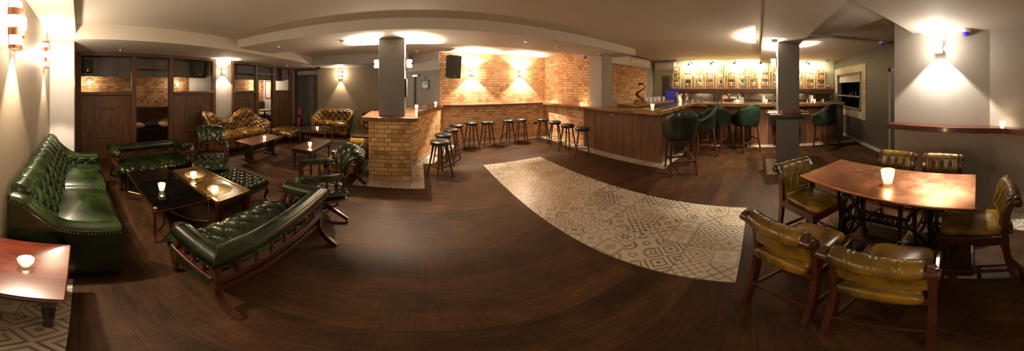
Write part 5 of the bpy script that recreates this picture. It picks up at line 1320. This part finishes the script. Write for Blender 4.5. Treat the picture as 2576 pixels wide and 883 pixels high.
# ---------------------------------------------------------------- footstools
def footstool(label, loc, rz, w_, d_, h_, m_, n_, rows, kind):
    t = thing('footstool', label, 'footstool', loc, rz)
    obj('top', MB().pad(lambda u, v: ((u-.5)*w_, (v-.5)*d_, h_-.10), 84, 56, .10, tuft(n_, rows, .32), .07, .1, back=True), m_, t)
    obj('side', MB().box(-w_/2+.005, -d_/2+.005, h_-.16, w_/2-.005, d_/2-.005, h_-.075), m_, t, .02, 3)
    m = MB(); e = .004
    m.nails([(-w_/2-e+.005, -d_/2-e, h_-.15), (w_/2+e-.005, -d_/2-e, h_-.15), (w_/2+e-.005, d_/2+e, h_-.15), (-w_/2-e+.005, d_/2+e, h_-.15), (-w_/2-e+.005, -d_/2-e, h_-.15)], .022, .0045); obj('nail_trim', m, M['oldbrass'], t)
    for sx in (-1, 1):
        for sy in (-1, 1):
            if kind == 'cabriole':
                p = Vector((sx*(w_/2-.04), sy*(d_/2-.04), 0)); q = Vector((sx, sy, 0)).normalized()
                pts = spline([p+Vector((0, 0, h_-.15)), p+q*.03+Vector((0, 0, h_-.2)), p+q*.005+Vector((0, 0, .09)), p+q*.0+Vector((0, 0, .04)), p+q*.035+Vector((0, 0, .012))], 5)
                obj('leg', MB().tube(pts, [.034-.02*min(1, i/14) for i in range(len(pts))], 10).ball(tuple(p+q*.035+Vector((0, 0, .016))), (.026, .026, .017)), M['mahog'][2], t)
            else:
                obj('leg', MB().lathe([(.02, 0), (.034, .03), (.038, .06), (.026, .085), (.036, .1), (.036, h_-.15)], (sx*(w_/2-.07), sy*(d_/2-.07), 0), 14), M['blackwood'][2], t)
footstool('small green buttoned footstool on curved legs, behind the brass-edged table', (-2.12, 1.97, 0), .02, .64, .40, .37, M['green'], 4, 2.5, 'cabriole')
footstool('large tan buttoned footstool by the second timber screen', (-3.80, 5.45, 0), .1, .80, .98, .36, M['tan'], 3.5, 4.5, 'turned')

# ---------------------------------------------------------------- low tables
t = thing('glass_table', 'low table with smoked-glass top and brass posts with ball finials', 'coffee table', (-2.26, .905, 0))
hx, hy = .53, .275
obj('glass_top', MB().box(-hx+.01, -hy+.01, .432, hx-.01, hy-.01, .445), M['smoke'], t, .003)
m = MB()
for s_ in (-1, 1): m.bar((-hx, s_*hy, .424), (hx, s_*hy, .424), .014, .014); m.bar((s_*hx, -hy, .424), (s_*hx, hy, .424), .014, .014)
obj('rim', m, M['oldbrass'], t)
for sx in (-1, 1):
    for sy in (-1, 1):
        p = obj('leg', MB().lathe([(.012, 0), (.016, .006), (.010, .02), (.013, .11), (.018, .118), (.018, .14), (.012, .148), (.0125, .40), (.018, .41), (.016, .435)], (sx*hx, sy*hy, 0), 14), M['brass'], t)
        obj('finial', MB().ball((sx*hx, sy*hy, .463), .021, 14, 8).lathe([(.012, .435), (.008, .445)], (sx*hx, sy*hy, 0), 12), M['brass'], p)
for sy in (-1, 1): obj('curved_stretcher', MB().tube(spline([(-hx, sy*hy, .13), (-.35, sy*.12, .13), (0, sy*.03, .13), (.35, sy*.12, .13), (hx, sy*hy, .13)], 8), .01, 8), M['brass'], t)
t = thing('disc_table', 'low wooden table edged in brass with two cream discs in its top', 'coffee table', (-2.13, 1.415, 0)); hx, hy = .515, .205
obj('top', MB().box(-hx, -hy, .405, hx, hy, .44), wood('disc_table_top', (.06, .032, .012), (.20, .115, .04), 0, .12, .9), t, .003)
m = MB()
for s_ in (-1, 1): m.box(-hx-.004, s_*hy-.012, .436, hx+.004, s_*hy+.012, .448); m.box(s_*hx-.012, -hy, .436, s_*hx+.012, hy, .448)
m.box(-.016, -hy, .438, -.002, hy, .446); m.box(.002, -hy, .438, .016, hy, .446); obj('brass_edging', m, M['brass'], t)
k = NT('cream_disc'); n_ = k.noise(k.obj(), 16, 5, .6, 1.0); cm = k.set(Base__Color=k.ramp(n_, [(.33, (.14, .09, .03)), (.40, (.62, .47, .22)), (.6, (.78, .62, .34))]), Roughness=.25, Coat__Weight=.5)
for s_ in (-1, 1): obj('disc', MB().lathe([(.135, .44), (.135, .4425), (0, .4425)], (s_*.262, 0, 0), 36), cm, t)
obj('apron', MB().box(-hx+.02, -hy+.02, .36, hx-.02, hy-.02, .405), M['darkwood'][0], t)
for sx in (-1, 1):
    for sy in (-1, 1): obj('leg', MB().box(sx*(hx-.03)-.028, sy*(hy-.03)-.028, 0, sx*(hx-.03)+.028, sy*(hy-.03)+.028, .405), M['mahog'][2], t, .004)
t = thing('trestle_table', 'low trestle table with a hammered copper top before the two-humped sofa', 'coffee table', (-3.23, 3.58, 0)); k = NT('hammered_copper'); vv = k.n('ShaderNodeTexVoronoi', Vector=k.obj(), Scale=46); k.bump(vv, .8, .01)
hc = k.set(Base__Color=k.ramp(vv, [(.1, (.34, .14, .06)), (.6, (.16, .06, .03))]), Metallic=.8, Roughness=.34)
obj('top', MB().box(-.25, -.53, .425, .25, .53, .455), hc, t, .005)
for s_ in (-1, 1):
    obj('trestle', MB().prof([(s_*.36-.022, 0), (s_*.36+.022, 0), (s_*.36+.022, .425), (s_*.36-.022, .425)], -.11, .11), M['blackwood'][2], t, .006)
    obj('foot', MB().box(-.2, s_*.36-.035, 0, .2, s_*.36+.035, .05), M['blackwood'][0], t, .012); obj('bearer', MB().box(-.2, s_*.36-.03, .385, .2, s_*.36+.03, .425), M['blackwood'][0], t, .008)
obj('stretcher', MB().box(-.02, -.36, .14, .02, .36, .2), M['blackwood'][1], t, .005)
def turned_table(name, label, loc, rz, w_, d_, h_, top, wd, apron=.06, legr=.03, lip=.02):
    t = thing(name, label, 'coffee table', loc, rz)
    obj('top', MB().box(-w_/2, -d_/2, h_-.03, w_/2, d_/2, h_), top, t, .006)
    obj('apron', MB().box(-w_/2+lip, -d_/2+lip, h_-.03-apron, w_/2-lip, d_/2-lip, h_-.03), wd[0], t, .003)
    q = legr/.03; H_ = h_-.03
    for sx in (-1, 1):
        for sy in (-1, 1):
            pr = [(.018, 0), (.024, .02), (.016, .06), (.022, .12*H_/.4), (.027, H_-.19), (.015, H_-.155), (.03, H_-.14), (.022, H_-.125)]
            x_, y_ = sx*(w_/2-lip-.035*q), sy*(d_/2-lip-.035*q)
            obj('leg', MB().lathe([(r*q, z) for r, z in pr], (x_, y_, 0), 14).box(x_-.03*q, y_-.03*q, H_-.125, x_+.03*q, y_+.03*q, H_), wd[2], t)
    return t
turned_table('carved_leg_table', 'small dark wooden table with turned legs between the two tan seats', (-2.10, 3.93, 0), 0, .46, .95, .43, M['darkwood'][1], M['blackwood'])
turned_table('side_table', 'rosewood side table with turned legs at the lower left, nearest the camera', (-1.0, -.27, 0), 0, .52, .44, .50, M['redtop'], M['blackwood'], .07, .032, .03)
def frame_table(label, loc, w_, d_, h_):
    t = thing('frame_table', label, 'coffee table', loc, .02)
    obj('top', MB().box(-w_/2, -d_/2, h_-.02, w_/2, d_/2, h_), M['darktop'], t, .003)
    m = MB()
    for s_ in (-1, 1): m.box(-w_/2, s_*(d_/2-.015)-.015, h_-.07, w_/2, s_*(d_/2-.015)+.015, h_-.02); m.box(s_*(w_/2-.015)-.015, -d_/2, h_-.07, s_*(w_/2-.015)+.015, d_/2, h_-.02)
    obj('frame', m, M['copperwood'], t, .003)
    for sx in (-1, 1):
        for sy in (-1, 1): obj('leg', MB().box(sx*(w_/2-.017)-.017, sy*(d_/2-.017)-.017, 0, sx*(w_/2-.017)+.017, sy*(d_/2-.017)+.017, h_-.07), M['copperwood'], t, .003)
M['darktop'] = plain('mottled_dark_top', (.05, .038, .03), .2, 0, .5, .5, 18); M['copperwood'] = plain('coppery_frame', (.34, .15, .06), .35, .6, var=.2)
frame_table('low table with dark top and coppery frame before the two-seat tub sofa', (-2.9, 5.66, 0), .82, .60, .40)
frame_table('low dark table mostly hidden behind the brick pillar', (-1.35, 5.66, 0), .82, .60, .40)
w = bpy.data.worlds.new('world'); sc.world = w; w.use_nodes = True
w.node_tree.nodes['Background'].inputs[0].default_value = (.02, .015, .01, 1); w.node_tree.nodes['Background'].inputs[1].default_value = 1
sc.view_settings.view_transform = 'Standard'; sc.view_settings.look = 'None'; sc.view_settings.exposure = 0.5; sc.view_settings.gamma = 1
sc.view_settings.use_curve_mapping = False
try:
    cy = sc.cycles; cy.use_denoising = True; cy.max_bounces = 8; cy.diffuse_bounces = 5; cy.glossy_bounces = 3; cy.transmission_bounces = 4; cy.transparent_max_bounces = 10
    cy.caustics_reflective = False; cy.caustics_refractive = False; cy.sample_clamp_indirect = 4; cy.sample_clamp_direct = 0; cy.use_light_tree = True
except Exception as ex: print('cycles settings:', ex)
